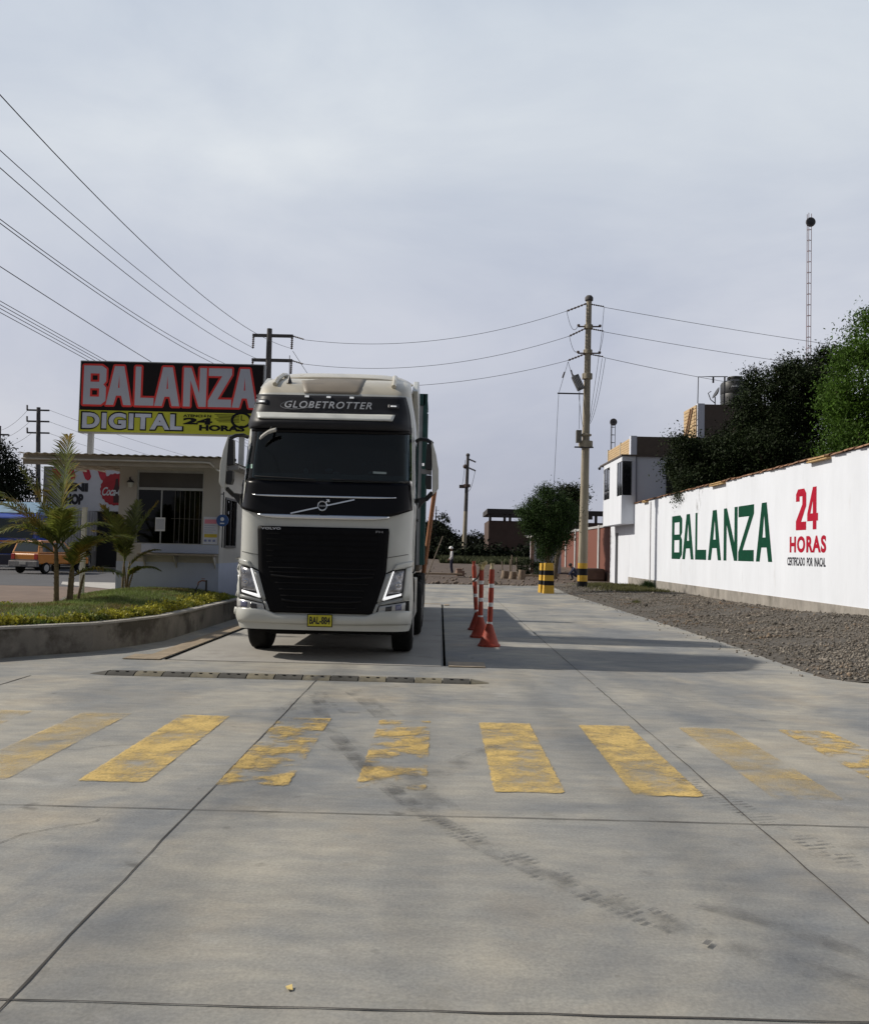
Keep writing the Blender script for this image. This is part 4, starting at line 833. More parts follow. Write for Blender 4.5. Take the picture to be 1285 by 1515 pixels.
# flatbed body with drop sides and green headboard
teal = M('green_steel', (.006, .055, .05), .5, var=.2, scale=6); side_m = M('drop_side', (.05, .12, .11), .6, var=.2, scale=4)
MB().bx(-1.25, 1.27, 3.95, 12.9, 1.20, 1.32).build('load_deck', M('deck', (.10, .08, .06), .8, var=.3), tr, local=True)
for sx in (-1, 1):
    MB().bx(sx*1.24, sx*1.29, 4.0, 12.9, 1.32, 1.75).build('drop_side', side_m, tr, local=True, bevel=.005)
    for y_ in (6.2, 8.4, 10.6, 12.8): MB().bx(sx*1.29, sx*1.32, y_-.04, y_+.04, 1.2, 1.8).build('side_post', teal, tr, local=True)
MB().bx(-1.24, 1.24, 12.86, 12.92, 1.32, 1.75).build('tail_gate', side_m, tr, local=True)
m = MB().bx(-1.42, -1.32, 3.95, 4.05, 1.32, 4.52).bx(1.28, 1.36, 3.95, 4.05, 1.32, 4.52).bx(-1.32, 1.32, 3.95, 4.05, 4.30, 4.52).bx(-1.42, -1.34, 4.95, 5.05, 1.32, 4.3).bx(1.28, 1.36, 4.95, 5.05, 1.32, 4.3).bx(-1.42, -1.34, 4.05, 4.95, 4.32, 4.42).bx(1.28, 1.36, 4.05, 4.95, 4.32, 4.42)
m.build('headboard_frame', teal, tr, local=True, bevel=.006)
MB().bx(-1.32, 1.32, 3.98, 4.02, 1.32, 4.3).build('headboard_panel', M('headboard_panel', (.33, .34, .36), .6), tr, local=True)
for sx in (-1, 1): MB().bx(sx*1.30, sx*1.33, 4.05, 4.95, 1.32, 4.3).build('headboard_return', M('headboard_panel', (.33, .34, .36), .6), tr, local=True)
t = thing('wooden_stake', (-.3, 17.6, 1.3), 'reddish wooden stake leaning up from the truck bed behind the cab', 'stake')
MB().tube([(-.32, 18.0, 1.15), (-.14, 17.95, 2.78)], .045, 8).build('pole', M('red_wood', (.30, .12, .05), .7, var=.25), t, smooth=50)

# ================================================================== WEIGHBRIDGE AND BUMP
t = thing('weighbridge', (-1.8, 12.5, 0), 'flush concrete weighbridge under the truck with rusty corner plates', 'weighbridge')
MB().bx(-3.70, .05, 12.48, 27, .002, .006).build('platform', M('platform_concrete', (.30, .285, .26), .8, var=.15, scale=.8, bump=.2, spots=((.2, .185, .17), .7, .55, .15)), t)
m = MB(); m.bx(.08, .115, 12.52, 26.9, .007, .009).bx(-3.775, -3.74, 12.5, 26.9, .007, .009).build('gap', M('gap_black', (.002, .002, .002), 1, spec=0), t)
rp = M('rusty_plate', (.27, .215, .15), .7, var=.25, scale=5, spots=((.22, .14, .08), 3, .6, .1))
MB().bx(.15, .66, 12.42, 12.95, .006, .016).build('corner_plate', rp, t); MB().bx(-4.32, -3.81, 12.42, 12.95, .006, .016).build('corner_plate', rp, t)
MB().bx(-4.1, -3.81, 12.97, 26.9, .006, .012).build('edge_plate', rp, t); MB().bx(.15, .30, 26.5, 27.1, .006, .016).build('corner_plate', rp, t)
MB().bx(-.5, .05, 26.95, 27.3, .004, .012).build('end_plate', rp, t)
for k in range(6): MB().bx(.15, .36, 14.6+k*2.1, 14.62+k*2.1, .005, .007).build('joint', jm, t) if 0 else None
t = thing('speed_bump', (-1.8, 11.0, 0), 'low rubber speed bump of alternating black and faded yellow segments', 'speed bump')
bk = M('bump_black', (.055, .052, .045), .85, var=.3, scale=8); by_ = M('bump_yellow', (.165, .145, .10), .85, var=.3, scale=5, spots=((.08, .075, .065), 4, .5, .15))
pf = [(-.15, .0), (-.12, .018), (-.05, .04), (.05, .04), (.12, .018), (.15, 0)]; xs0 = -3.98; n = 13; w_ = (.40+3.98)/n
for k in range(n):
    m = MB().prism([(11.02+a, b+.001) for a, b in pf], (xs0+k*w_+.006, xs0+(k+1)*w_-.006), 'x'); sg = m.build('segment', bk if k % 2 == 0 else by_, t, bevel=.004)
    for dx_ in (.11, .23): MB().lathe([(.022, .039), (.022, .044), (.001, .044)], (xs0+k*w_+dx_, 10.97, 0), 8).build('bolt', frame_k, sg)
for x_, s_ in ((xs0-.006, -1), (xs0+n*w_+.006, 1)):
    m = MB(); e_ = [(x_, 11.02+a, b+.001) for a, b in pf]; m.add(e_+[(x_+s_*.22, 11.02-.05, .001), (x_+s_*.22, 11.02+.05, .001)], [(0, 1, 6), (1, 2, 6), (2, 3, 7, 6), (3, 4, 7), (4, 5, 7), (0, 6, 7, 5)]); m.build('end_cap', by_ if s_ > 0 else bk, t)

# ================================================================== DELINEATOR POSTS
orng = M('orange_plastic', (.36, .045, .02), .6, var=.3, scale=5, spots=((.20, .05, .03), 6, .55, .15)); wband = M('white_band', (.74, .73, .72), .5, var=.15, scale=8); tipm = M('tip_straw', (.5, .42, .25), .6, var=.3, scale=10)
def deline(x_, y_, tx, ty, label):
    t = thing('traffic_post', (x_, y_, 0), label, 'traffic post', 'orange traffic posts on cone bases beside the truck')
    def ax(z): return (tx*z/1.4, ty*z/1.4)
    m = MB(); sq = [(.19, 0), (.19, .03), (.17, .04)]
    for r_, z in [(.19, .0), (.19, .035), (.16, .045)]: pass
    ring = []
    for r_, z in ((.195, 0), (.195, .03), (.165, .05), (.11, .2), (.055, .36), (.05, .38)):
        ring.append([(r_*math.cos(a)*(1 if z > .04 else .98), r_*math.sin(a), z) for a in [2*math.pi*k/20 for k in range(20)]])
    m.v = [p for r_ in ring for p in r_]; m.f = [(i*20+k, i*20+(k+1) % 20, (i+1)*20+(k+1) % 20, (i+1)*20+k) for i in range(5) for k in range(20)]+[tuple(range(100, 120))]
    m.build('cone_base', orng, t, local=True, smooth=35)
    zz_ = [.37, .40, .42, .69, .74, 1.0, 1.06, 1.30]
    def seg(a, b, r_, mt, nm, bulge=.008):
        P_ = []; R_ = []
        for k in range(7):
            z = a+(b-a)*k/6; o = ax(z); P_.append((o[0], o[1], z)); R_.append(r_+.5*bulge*math.sin(math.pi*k/6))
        MB().tube(P_, R_, 12).build(nm, mt, t, local=True, smooth=50)
    for a, b in ((.40, .68), (.72, 1.0), (1.04, 1.30)): seg(a, b, .042, orng, 'tube')
    for a, b in ((.36, .41), (.67, .735), (.99, 1.055)): seg(a, b, .0475, wband, 'reflective_band', 0)
    seg(1.30, 1.40, .038, tipm if tx >= 0 else orng, 'tip', -.02)
    return t
deline(.86, 15.35, .03, .0, 'front orange traffic post with straw coloured tip, nearest the crosswalk')
deline(.78, 16.9, .0, .0, 'middle orange traffic post with rags knotted at its top')
deline(.79, 18.5, -.10, .0, 'rear orange traffic post leaning left, farthest from the crosswalk')
t = thing('rag_bundle', (.77, 16.85, 1.3), 'pale yellow rag bundle knotted round the top of the middle orange post', 'rag')
m = MB(); 
for k in range(9): m.ball((.77+random.gauss(0, .035), 16.85+random.gauss(0, .03), 1.33+random.gauss(0, .04)), (random.uniform(.02, .045), .03, random.uniform(.02, .05)), 7, 5)
m.build('cloth', M('rag', (.55, .45, .22), .9, var=.4, scale=12), t, smooth=60)
t = thing('tape', (.7, 17.6, 1.1), 'twisted dark barrier tape slung between the rear two orange posts', 'tape')
MB().tube([(.77, 16.9, 1.25), (.72, 17.4, 1.08), (.66, 18.0, 1.0), (.62, 18.45, 1.04)], .016, 5).build('strip', M('tape', (.10, .06, .04), .8), t)

# ================================================================== YELLOW/BLACK BOLLARDS
by = M('safety_yellow', (.56, .33, .03), .6, var=.12, scale=4, spots=((.35, .22, .06), 3, .62, .1)); bb = M('safety_black', (.010, .010, .013), .7, var=.2, spec=.2)
def bollard(c, w, h_, label, rz):
    t = thing('bollard', c, label, 'bollard', 'yellow and black concrete bollards by the street tree', rz)
    cuts = [0, .27, .42, .60, .76, 1.0]; wd = lambda z: (w*(1-.22*z))/2
    for k in range(5):
        a, b = cuts[k], cuts[k+1]; wa, wb = wd(a), wd(b)
        if k == 4: wb = wa*.93
        m = MB().add([(-wa, -wa, a*h_), (wa, -wa, a*h_), (wa, wa, a*h_), (-wa, wa, a*h_), (-wb, -wb, b*h_), (wb, -wb, b*h_), (wb, wb, b*h_), (-wb, wb, b*h_)], [(0, 3, 2, 1), (4, 5, 6, 7), (0, 1, 5, 4), (1, 2, 6, 5), (2, 3, 7, 6), (3, 0, 4, 7)])
        m.build('yellow_band' if k % 2 == 0 else 'black_band', by if k % 2 == 0 else bb, t, local=True)
bollard((4.37, 36.4, 0), .42, 1.22, 'front yellow and black banded concrete bollard at the slab corner', .05)
bollard((4.28, 37.1, 0), .40, 1.20, 'yellow and black banded bollard half hidden behind the front one', .15)

# ================================================================== TREES
def limb_tree(name, loc, label, cat, trunk, blobs, nclump, per, spread, leaf, mt, group=None, droop=.3, seed=1, inner=True, aspect=.45):
    r = random.Random(seed); t = thing(name, loc, label, cat, group); L0 = Vector(loc); m = MB()
    top = Vector(trunk[1]); rd = trunk[0]
    P_ = [L0.lerp(top, k/5)+Vector((r.uniform(-.05, .05), r.uniform(-.05, .05), 0))*(k > 0) for k in range(6)]; m.tube(P_, [rd*(1.3-.6*k/5) for k in range(6)], 9)
    for c, rr in blobs:
        for _ in range(3):
            tip = Vector((c[0]+r.uniform(-.6, .6)*rr[0], c[1]+r.uniform(-.6, .6)*rr[1], c[2]+r.uniform(-.1, .7)*rr[2])); s = P_[r.choice((3, 4, 5))]; mid = s.lerp(tip, .5)+Vector((r.uniform(-.2, .2), r.uniform(-.2, .2), .15*rr[2])); m.tube([s, mid, tip], [rd*.5, rd*.32, rd*.1], 6)
    m.build('trunk', bark, t, smooth=50)
    V, Fa = leafcloud(crown_points(blobs, nclump, per, spread), leaf, droop, aspect); npmesh('crown', V, Fa, mt, t); return t
dkleaf = M('dark_leaf', (.018, .028, .010), .6, var=.4, scale=.8, island=.5, transl=.12, spec=.12)
ltleaf = M('bright_leaf', (.062, .118, .018), .55, var=.4, scale=.8, island=.5, transl=.35, spec=.12)
mdleaf = M('street_leaf', (.028, .052, .014), .6, var=.45, scale=1.2, island=.5, transl=.2, spec=.12)
farleaf = M('far_leaf', (.014, .019, .010), .8, var=.35, scale=.3, island=.4, spec=.12)
limb_tree('street_tree', (4.50, 38, 0), 'small bushy street tree with drooping crown behind the yellow black bollards', 'tree', (.07, (4.5, 38, 1.9)),
  [((4.5, 38, 3.25), (1.0, 1.0, .95)), ((3.75, 38, 3.35), (.55, .7, .6)), ((5.2, 38, 3.3), (.6, .7, .75)), ((4.45, 38, 2.3), (.60, .7, .75)), ((4.9, 38, 2.4), (.6, .6, .7)), ((4.5, 38, 1.55), (.35, .35, .35)), ((4.4, 38, 4.1), (.4, .4, .35)), ((3.9, 38, 2.7), (.4, .5, .45))],
  520, 80, .13, .07, mdleaf, None, .9, 4)
limb_tree('street_tree', (7.1, 56, .05), 'dark tree just behind the bushy street tree, beside the utility pole', 'tree', (.14, (7.5, 56, 3.2)), [((7.6, 56, 4.6), (1.45, 1.4, 1.15)), ((8.3, 56, 5.1), (.75, .9, .75)), ((7.1, 56, 3.6), (1.1, 1.1, 1.1)), ((7.9, 56, 5.5), (.5, .5, .35))], 230, 70, .22, .14, dkleaf, None, .3, 8)
# trees behind the wall
limb_tree('garden_tree', (12.6, 42, 0), 'dark tree overhanging the white wall next to the white building', 'tree', (.22, (12.6, 42, 5)),
  [((12.5, 41.6, 6.0), (1.4, 1.6, 1.0)), ((11.3, 41.6, 5.9), (.9, 1.2, .85)), ((13.9, 42, 6.6), (1.2, 1.4, 1.3)), ((12.0, 40.6, 5.1), (1.5, 1.1, .8)), ((10.9, 41.0, 6.9), (.45, .6, .3)), ((13.3, 41, 5.6), (1.8, 1.4, 1.2)), ((14.5, 42, 8.0), (.8, .9, .9)), ((10.55, 39.0, 4.75), (.4, .6, .35))],
  900, 80, .24, .12, dkleaf, 'trees behind the long white wall', .5, 11)
limb_tree('garden_tree', (15.4, 41.5, 0), 'tall dark tree behind the white wall, just left of the bright green tree', 'tree', (.25, (15.4, 41.5, 6)),
  [((15.0, 41.5, 8.3), (1.6, 1.5, 1.6)), ((16.4, 41.5, 9.3), (1.5, 1.5, 1.5)), ((15.2, 41, 6.3), (1.8, 1.5, 1.5)), ((17.4, 42, 9.9), (1.0, 1.2, 1.3)), ((14.5, 41.5, 9.9), (.55, .6, .5)), ((15.75, 41.5, 10.2), (.7, .6, .5)), ((17.5, 42, 7.5), (1.8, 1.5, 2)), ((14.2, 40.0, 6.0), (1.3, 1, 1.3)), ((17.9, 41.6, 11.0), (.7, .7, .6))],
  1100, 80, .25, .12, dkleaf, 'trees behind the long white wall', .4, 12)
limb_tree('garden_tree', (16.2, 33.5, 0), 'bright green sunlit tree rising behind the right end of the white wall', 'tree', (.25, (16, 33.5, 5)),
  [((15.4, 33, 8.2), (1.3, 1.4, 1.5)), ((16.6, 33.4, 9.6), (1.5, 1.5, 1.3)), ((15.0, 32.6, 6.4), (1.2, 1.2, 1.5)), ((16.6, 32.4, 6.6), (1.8, 1.4, 1.9)), ((18.2, 33.4, 8.6), (1.8, 1.6, 2.2)), ((14.3, 32.8, 7.6), (.5, .7, .7)), ((15.9, 33, 10.4), (.7, .7, .5)), ((14.2, 31.5, 5.6), (.8, .8, .8))],
  1000, 80, .22, .11, ltleaf, 'trees behind the long white wall', .9, 13)
limb_tree('roadside_tree', (-25.5, 50, .2), 'dark dense tree rising behind the blue truck at the left edge', 'tree', (.3, (-25.5, 50, 4)),
  [((-24.8, 50, 5.2), (1.8, 1.6, 1.6)), ((-26.5, 50, 5.6), (2.2, 2, 2.2)), ((-23.5, 50, 4.6), (.9, 1.0, 1.2)), ((-25.2, 50, 3.6), (2.2, 1.6, 1.2)), ((-25.2, 50, 6.6), (.6, .6, .6)), ((-28.5, 50, 5), (2.5, 2, 2.6))], 520, 70, .25, .16, farleaf, None, .2, 14)

# ================================================================== UTILITY POLES
def ring(m, c, r_, h_): m.lathe([(r_*.7, c[2]-h_/2), (r_, c[2]-h_/2+.02), (r_, c[2]+h_/2-.02), (r_*.7, c[2]+h_/2)], (c[0], c[1], 0), 14)
PX, PY = 6.86, 43.3
t = thing('utility_pole', (6.82, 43.3, 0), 'tall concrete utility pole with yellow and black painted foot beside the slab', 'utility pole')
lean = .10
def pc(z): return (6.82+lean*z/14, 43.3, z)
def prd(z): return .235-.105*z/14
MB().tube([pc(-.1), pc(1.19)], [.24, .228], 18).build('pole_foot', bb, t, smooth=50)
for a, b in ((.32, .61), (.93, 1.19)): MB().tube([pc(a), pc(b)], prd(a)+.006, 18).build('yellow_band', by, t, smooth=50)
MB().tube([pc(1.19), pc(5), pc(9), pc(13.9)], [prd(1.19), prd(5), prd(9), prd(13.9)], 18).build('shaft', ivory, t, smooth=50)
MB().lathe([(.16, 13.88), (.20, 13.92), (.20, 14.05), (.12, 14.15), (.02, 14.18)], (6.92, 43.3, 0), 14).build('cap', dkconc, t, smooth=40)
for z, r_, h_ in ((12.62, .22, .22), (11.4, .22, .22), (10.2, .25, .3), (6.9, .34, .35), (7.35, .27, .12)): m = MB(); ring(m, pc(z), r_, h_); m.build('collar', ivory, t, smooth=40)
def insul(p, q, parent, r_=.05):
    p, q = Vector(p), Vector(q); P_ = []; R_ = []
    for k in range(13): P_.append(p.lerp(q, k/12)); R_.append(r_*(.35 if k % 2 == 0 else 1))
    MB().tube(P_, R_, 8).build('insulator', porc, parent)
for zp, za, xa in ((13.75, 13.37, 5.85), (12.55, 12.15, 6.0), (11.3, 10.96, 5.96)):
    insul((6.8, 43.25, zp), (xa, 43.3, za), t, .055); insul((7.02, 43.3, zp-.02), (7.65, 43.3, zp-.12), t, .045)
for z in (12.6, 11.3): MB().tube([(6.4, 43.2, z), (7.5, 43.2, z+.02)], .035, 6).lathe([(.02, z), (.07, z+.02), (.07, z+.1), (.03, z+.12)], (6.42, 43.2, 0), 8).lathe([(.02, z), (.07, z+.02), (.07, z+.1), (.03, z+.12)], (7.45, 43.2, 0), 8).build('crossarm', porc, t)
MB().box((6.42, 43.1, 9.85), (.34, .3, .75), ry=-.45).build('cutout_switch', M('switch_grey', (.10, .10, .10), .5, var=.4, scale=20), t, bevel=.02)
m = MB()
for k in range(4): m.box((6.30+k*.08, 42.94, 9.85), (.03, .02, .6), ry=-.45)
m.build('switch_fins', M('switch_pale', (.4, .4, .4), .5), t)
MB().box((6.1, 43.3, 9.35), (1.25, .06, .06)).build('strut', dark_steel, t)
MB().box((6.5, 43.1, 7.25), (.25, .25, .6)).build('meter_box', M('meter_grey', (.14, .13, .11), .6), t, bevel=.02)
MB().bx(6.3, 7.2, 43.0, 43.1, 6.7, 6.76).build('bracket', dark_steel, t)
m = MB()
def sag(a, b, s, n=20): a, b = Vector(a), Vector(b); return [a.lerp(b, k/n)-Vector((0, 0, s*4*(k/n)*(1-k/n))) for k in range(n+1)]
for a, b, s in (((5.85, 43.3, 13.37), (6.4, 43.2, 12.65), .5), ((6.0, 43.3, 12.15), (6.4, 43.2, 11.4), .3), ((7.65, 43.3, 13.6), (7.45, 43.2, 11.4), .2), ((7.65, 43.3, 12.4), (7.45, 43.2, 11.4), .15), ((5.96, 43.3, 10.9), (6.3, 43.1, 10.2), .2), ((5.96, 43.3, 10.9), (5.55, 43.3, 9.4), 0), ((7.75, 43.3, 11.1), (7.05, 43.2, 7.9), .5), ((7.6, 43.3, 11.1), (7.0, 43.2, 7.9), .4), ((7.45, 43.3, 11.3), (7.0, 43.2, 7.95), .1), ((6.5, 43, 9.5), (6.5, 43, 7.6), .25), ((6.45, 43, 9.4), (6.7, 43, 7.7), .3), ((6.7, 43.1, 7), (6.75, 43.05, 6.2), .1)): m.tube(sag(a, b, s), .012, 4)
m.tube([(5.53, 43.3, 9.34), (5.37, 43.3, 4.5), (5.3, 43.3, 0)], .012, 4); m.build('jumper_cables', cable, t)
insul((6.1, 43.3, 10.5), (6.2, 43.15, 10.1), t, .05); insul((5.8, 43.3, 10.4), (5.7, 43.3, 10.1), t, .05)

HX, HY = -8.86, 45
t = thing('utility_pole', (HX, HY, .2), 'dark utility pole with two crossarms rising behind the truck cab', 'utility pole')
MB().tube([(HX+.02, HY, .1), (HX, HY, 12.6)], [.24, .13], 14).build('shaft', dkconc, t, smooth=50)
for z in (12.25, 11.0): MB().bx(HX-.85, HX+1.2, HY-.06, HY+.06, z-.08, z+.08).build('crossarm', dkconc, t, bevel=.02)
for x_, z in ((HX-.8, 12.17), (HX+1.15, 12.17), (HX+1.15, 10.92), (HX-.8, 10.92)): insul((x_, HY, z), (x_, HY-.05, z-.6), t, .07)
for z in (12.25, 11.0): insul((HX+1.2, HY, z), (HX+1.75, HY-.05, z-.16), t, .05)
t = thing('utility_pole', (-31.2, 70, .2), 'distant pole with three crossarms left of the billboard', 'utility pole')
MB().tube([(-31.25, 70, 0), (-31.68, 70, 12.1)], [.24, .15], 10).build('shaft', dkconc, t)
for z, x_ in ((11.88, -31.68), (11.0, -31.65), (10.1, -31.6)): MB().bx(x_-.9, x_+.85, 69.94, 70.06, z-.06, z+.06).build('crossarm', dkconc, t); insul((x_-.88, 70, z), (x_-.9, 70, z+.4), t, .09)
t = thing('utility_pole', (-41.9, 85, .2), 'pole cut by the left edge of the picture above the dark tree', 'utility pole')
MB().tube([(-41.9, 85, 0), (-42.1, 85, 12.5)], [.24, .15], 10).build('shaft', dkconc, t); MB().bx(-43, -41.2, 84.94, 85.06, 11.6, 11.75).build('crossarm', dkconc, t)
t = thing('utility_pole', (2.56, 98, .8), 'slim distant pole standing in front of the dark tree line', 'utility pole')
MB().tube([(2.56, 98, .7), (2.66, 98, 6)], [.27, .22], 10).build('pale_base', ivory, t, smooth=50); MB().tube([(2.66, 98, 6), (2.77, 98, 12.1)], [.22, .16], 10).build('shaft', dkconc, t, smooth=50)
MB().ball((2.77, 98, 12.15), .22, 8, 6).build('cap', dkconc, t)
for z in (11.75, 10.8): insul((2.8, 98, z), (3.65, 98, z-.35), t, .12)
m = MB(); ring(m, (2.72, 98, 8.8), .4, .35); m.box((2.2, 97.9, 8.7), (.6, .3, .35)).ball((2.5, 98, 10.9), .25, 8, 6).build('fittings', porc, t)
m = MB().tube(sag((3.6, 98, 10.5), (2.9, 98, 8.2), .5), .03, 4).tube(sag((2.5, 98, 11.6), (2.2, 98, 8.8), .4), .03, 4); m.build('jumper_cables', cable, t)

# power lines
def wire(a, b, s, label, grp=None, r_=.014, n=40):
    m = MB().tube(sag(a, b, s, n), r_, 4, False); return tag(m.build('power_line', cable), label, 'cable', grp)
def span(end, yc, tag_, near_y=-8, xoff=0, r_=.010):
    """wire from pole end back past the camera, sagging so it crosses the frame edge at row yc"""
    X = end[0]+xoff; p = AX(0, yc, X); k = (p.y-near_y)/(end[1]-near_y); s = (end[2]-p.z)/(4*k*(1-k)); wire((X, near_y, end[2]), end, s, tag_, 'power lines sweeping in from the upper left', r_)
span((HX+1.15, HY-.1, 11.6), 140, 'topmost power line entering from the upper left corner of the sky')
span((HX-.8, HY-.1, 11.6), 222, 'second power line from the top, ending at the dark pole behind the truck')
span((HX-.2, HY-.1, 10.9), 248, 'third power line from the top, close under the second')
span((HX-.9, HY-.1, 10.3), 324, 'upper line of the tight pair that drops behind the billboard top')
span((HX-.5, HY-.1, 9.9), 330, 'lower line of the tight pair that drops behind the billboard top')
span((HX-.6, HY-.1, 7.9), 394, 'single power line between the tight pair and the lowest bundle')
for k, yc in enumerate((445, 450.5, 456, 462)): span((HX-.6, HY-.1, 6.9-.16*k), yc, 'one strand of the lowest bundle of four parallel power lines', r_=.008)
for k, (z1, z2) in enumerate(((12.08, 13.37), (10.85, 12.15), (10.0, 10.96))):
    wire((HX+(1.75 if k < 2 else .2), HY, z1), ((5.85, 6.0, 5.96)[k], 43.3, z2), .75, ('upper', 'middle', 'lower')[k]+' of the three lines crossing the sky above the truck between two poles', 'lines crossing above the truck', .012)
for k, (z1, (qx, qy)) in enumerate(((13.6, (1210, 500)), (12.4, (1175, 530)), (11.15, (1060, 556)))):
    q = A(qx, qy, 48); d = (q-Vector((7.65, 43.3, z1)))*(2.2 if k < 2 else 2.6); wire((7.65, 43.3, z1), Vector((7.65, 43.3, z1))+d, .25, ('upper', 'middle', 'lower')[k]+' of the three lines running right from the pole towards the trees', 'lines running right from the pole', .012)
wire((HX+1.2, HY, 11.5), (-2.5, 70, 5.5), .6, 'steep thin line dropping right from the dark pole behind the cab', None, .012)
for k in range(3): wire((-32.5+.2*k, 70, 11.9-.9*k), (-42.8, 85, 12.0-.7*k), .5, ('upper', 'middle', 'lower')[k]+' faint line between the two far left poles', 'faint lines at far left', .012)
for k in range(2): wire((-31.4, 70, 7.6-.35*k), (-42, 80, 11.3-.35*k), .3, ('upper', 'lower')[k]+' line sloping down to the distant three-armed pole', 'sloping lines at far left', .02)
for k in range(3): wire((-30.8, 70, 11.9-.9*k), (HX-1.0, HY+60, 9-.9*k), 1.2, ('upper', 'middle', 'lower')[k]+' faint line from the distant three-armed pole behind the billboard', 'faint lines behind the billboard', .012)

# ================================================================== LONG WHITE WALL
WX = 10.2
t = thing('painted_wall', (WX, 30, 0), 'long white boundary wall painted with BALANZA 24 HORAS lettering', 'wall')
MB().bx(WX, WX+.2, -6, 48.9, .46, 4.34).build('wall', white_wall, t)
MB().bx(WX-.035, WX+.21, -6, 48.9, -.3, .46).build('plinth', conc_wall, t, bevel=.01)
MB().bx(WX-.05, WX, 44.1, 44.4, .46, 4.3).build('pilaster', white_wall, t) if 0 else None
MB().tube([(WX-.03, 43.9, .1), (WX-.03, 43.9, 4.25)], .03, 8).build('drain_pipe', M('pipe_white', (.6, .6, .62), .5), t, smooth=50)
tile = M('clay_tile', (.27, .15, .09), .85, var=.35, scale=3, bump=.3, island=.25)
m = MB(); y_ = -6
r = random.Random(9)
while y_ < 48.8:
    L_ = .30+r.uniform(-.03, .05); z = 4.34+r.uniform(-.012, .022); dx = r.uniform(-.03, .03)
    n = 7; vs = []
    for k in range(n+1):
        a = math.pi*k/n
        for yy_ in (0, L_+.03): rr = .145 if yy_ == 0 else .125; vs.append((WX+.1+dx-rr*1.15*math.cos(a), y_+yy_, z+rr*.42*math.sin(a)))
    m.add(vs, [(2*k, 2*k+1, 2*k+3, 2*k+2) for k in range(n)]); y_ += L_*.92
m.build('tile_coping', tile, t, solid=.018, smooth=50)
for yc, L_ in ((24.3, 1.3), (33.2, 1.6), (44.9, .9)):
    m = MB(); 
    for k in range(2): m.prism([(WX-.14-.02*k, 4.26+k*.06), (WX+.15, 4.26+k*.06), (WX+.15, 4.30+k*.06), (WX-.14-.02*k, 4.30+k*.06)], (yc-L_/2+.1*k, yc+L_/2-.15*k), 'y')
    m.build('loose_tile', M('ochre_tile', (.42, .28, .13), .85, var=.3, scale=5), t, bevel=.008)
wallp = lambda a, b: (WX-.004, -a, b)
grn = M('green_sign_paint', (.004, .050, .027), .8, var=.12, scale=5, spec=.1); redp = M('red_sign_paint', (.36, .010, .030), .8, var=.08, spec=.1); blkp = M('black_sign_paint', (.02, .02, .03), .6)
ly = [(39.9, 38.21), (38.15, 36.45), (36.24, 34.73), (34.51, 32.89), (32.61, 31.10), (31.01, 29.47), (29.27, 27.83)]
for ch, (a, b) in zip('BALANZA', ly): put('painted_letter', letter(ch, -a, -b, 1.50, 3.37, {'N': .22, 'L': .19, 'A': .24, 'B': .26}.get(ch, .22), {'A': .17, 'L': .21, 'Z': .20}.get(ch, .155)), wallp, grn, t)
# digits 2 and 4, drawn blocky
two = [[(0, 0), (1, 0), (1, .20), (.52, .20), (1, .58), (1, .88), (.80, 1), (.20, 1), (0, .88), (0, .70), (.36, .70), (.36, .82), (.62, .82), (.62, .62), (0, .22)]]
four = [[(.52, 0), (.86, 0), (.86, .20), (1, .20), (1, .38), (.86, .38), (.86, 1), (.52, 1), (0, .38), (0, .20), (.52, .20)], [(.30, .38), (.52, .68), (.52, .38)]]
for d_, (a, b) in ((two, (26.0, 25.27)), (four, (25.2, 24.48))):
    zb = 2.43; put('painted_digit', polys2d([[(-a+p[0]*(a-b), zb+p[1]*1.17) for p in lp_] for lp_ in d_]), wallp, redp, t)
put('painted_word', fit(text2d('HORAS', .045, space=1.15), -26.45, -23.95, 1.79, 2.26), wallp, redp, t)
put('painted_word', fit(text2d('CERTIFICADO  POR  INACAL', .03), -26.62, -23.98, 1.415, 1.66), wallp, blkp, t)
# stains under the coping
stn = worn('wall_stain', (.30, .29, .28), .50, .25, 2.2, (1, 3, .6))
m = MB(); m.add([(WX-.003, 36.4, 4.3), (WX-.003, 35.2, 4.3), (WX-.003, 35.7, 3.3), (WX-.003, 36.1, 3.3)], [(0, 1, 2, 3)]); m.build('stain', stn, t)
# plant hanging over the wall
t = thing('hanging_plant', (WX, 38.7, 4.3), 'sparse creeper hanging over the tiled wall top left of the mural', 'plant')
P = [(WX-.02-abs(random.gauss(0, .12)), 38.7+random.gauss(0, .4), 4.42-abs(random.gauss(0, .28))) for _ in range(420)]
V, Fa = leafcloud(np.array(P), .08, .6); npmesh('foliage', V, Fa, dkleaf, t)
m = MB()
for k in range(6): y_ = 38.7+random.gauss(0, .35); m.tube([(WX+.1, y_, 4.42), (WX-.12, y_+.05, 4.35), (WX-.15, y_+.1, 4.42-.4*random.random()-.2)], .008, 4)
m.build('stem', bark, t)

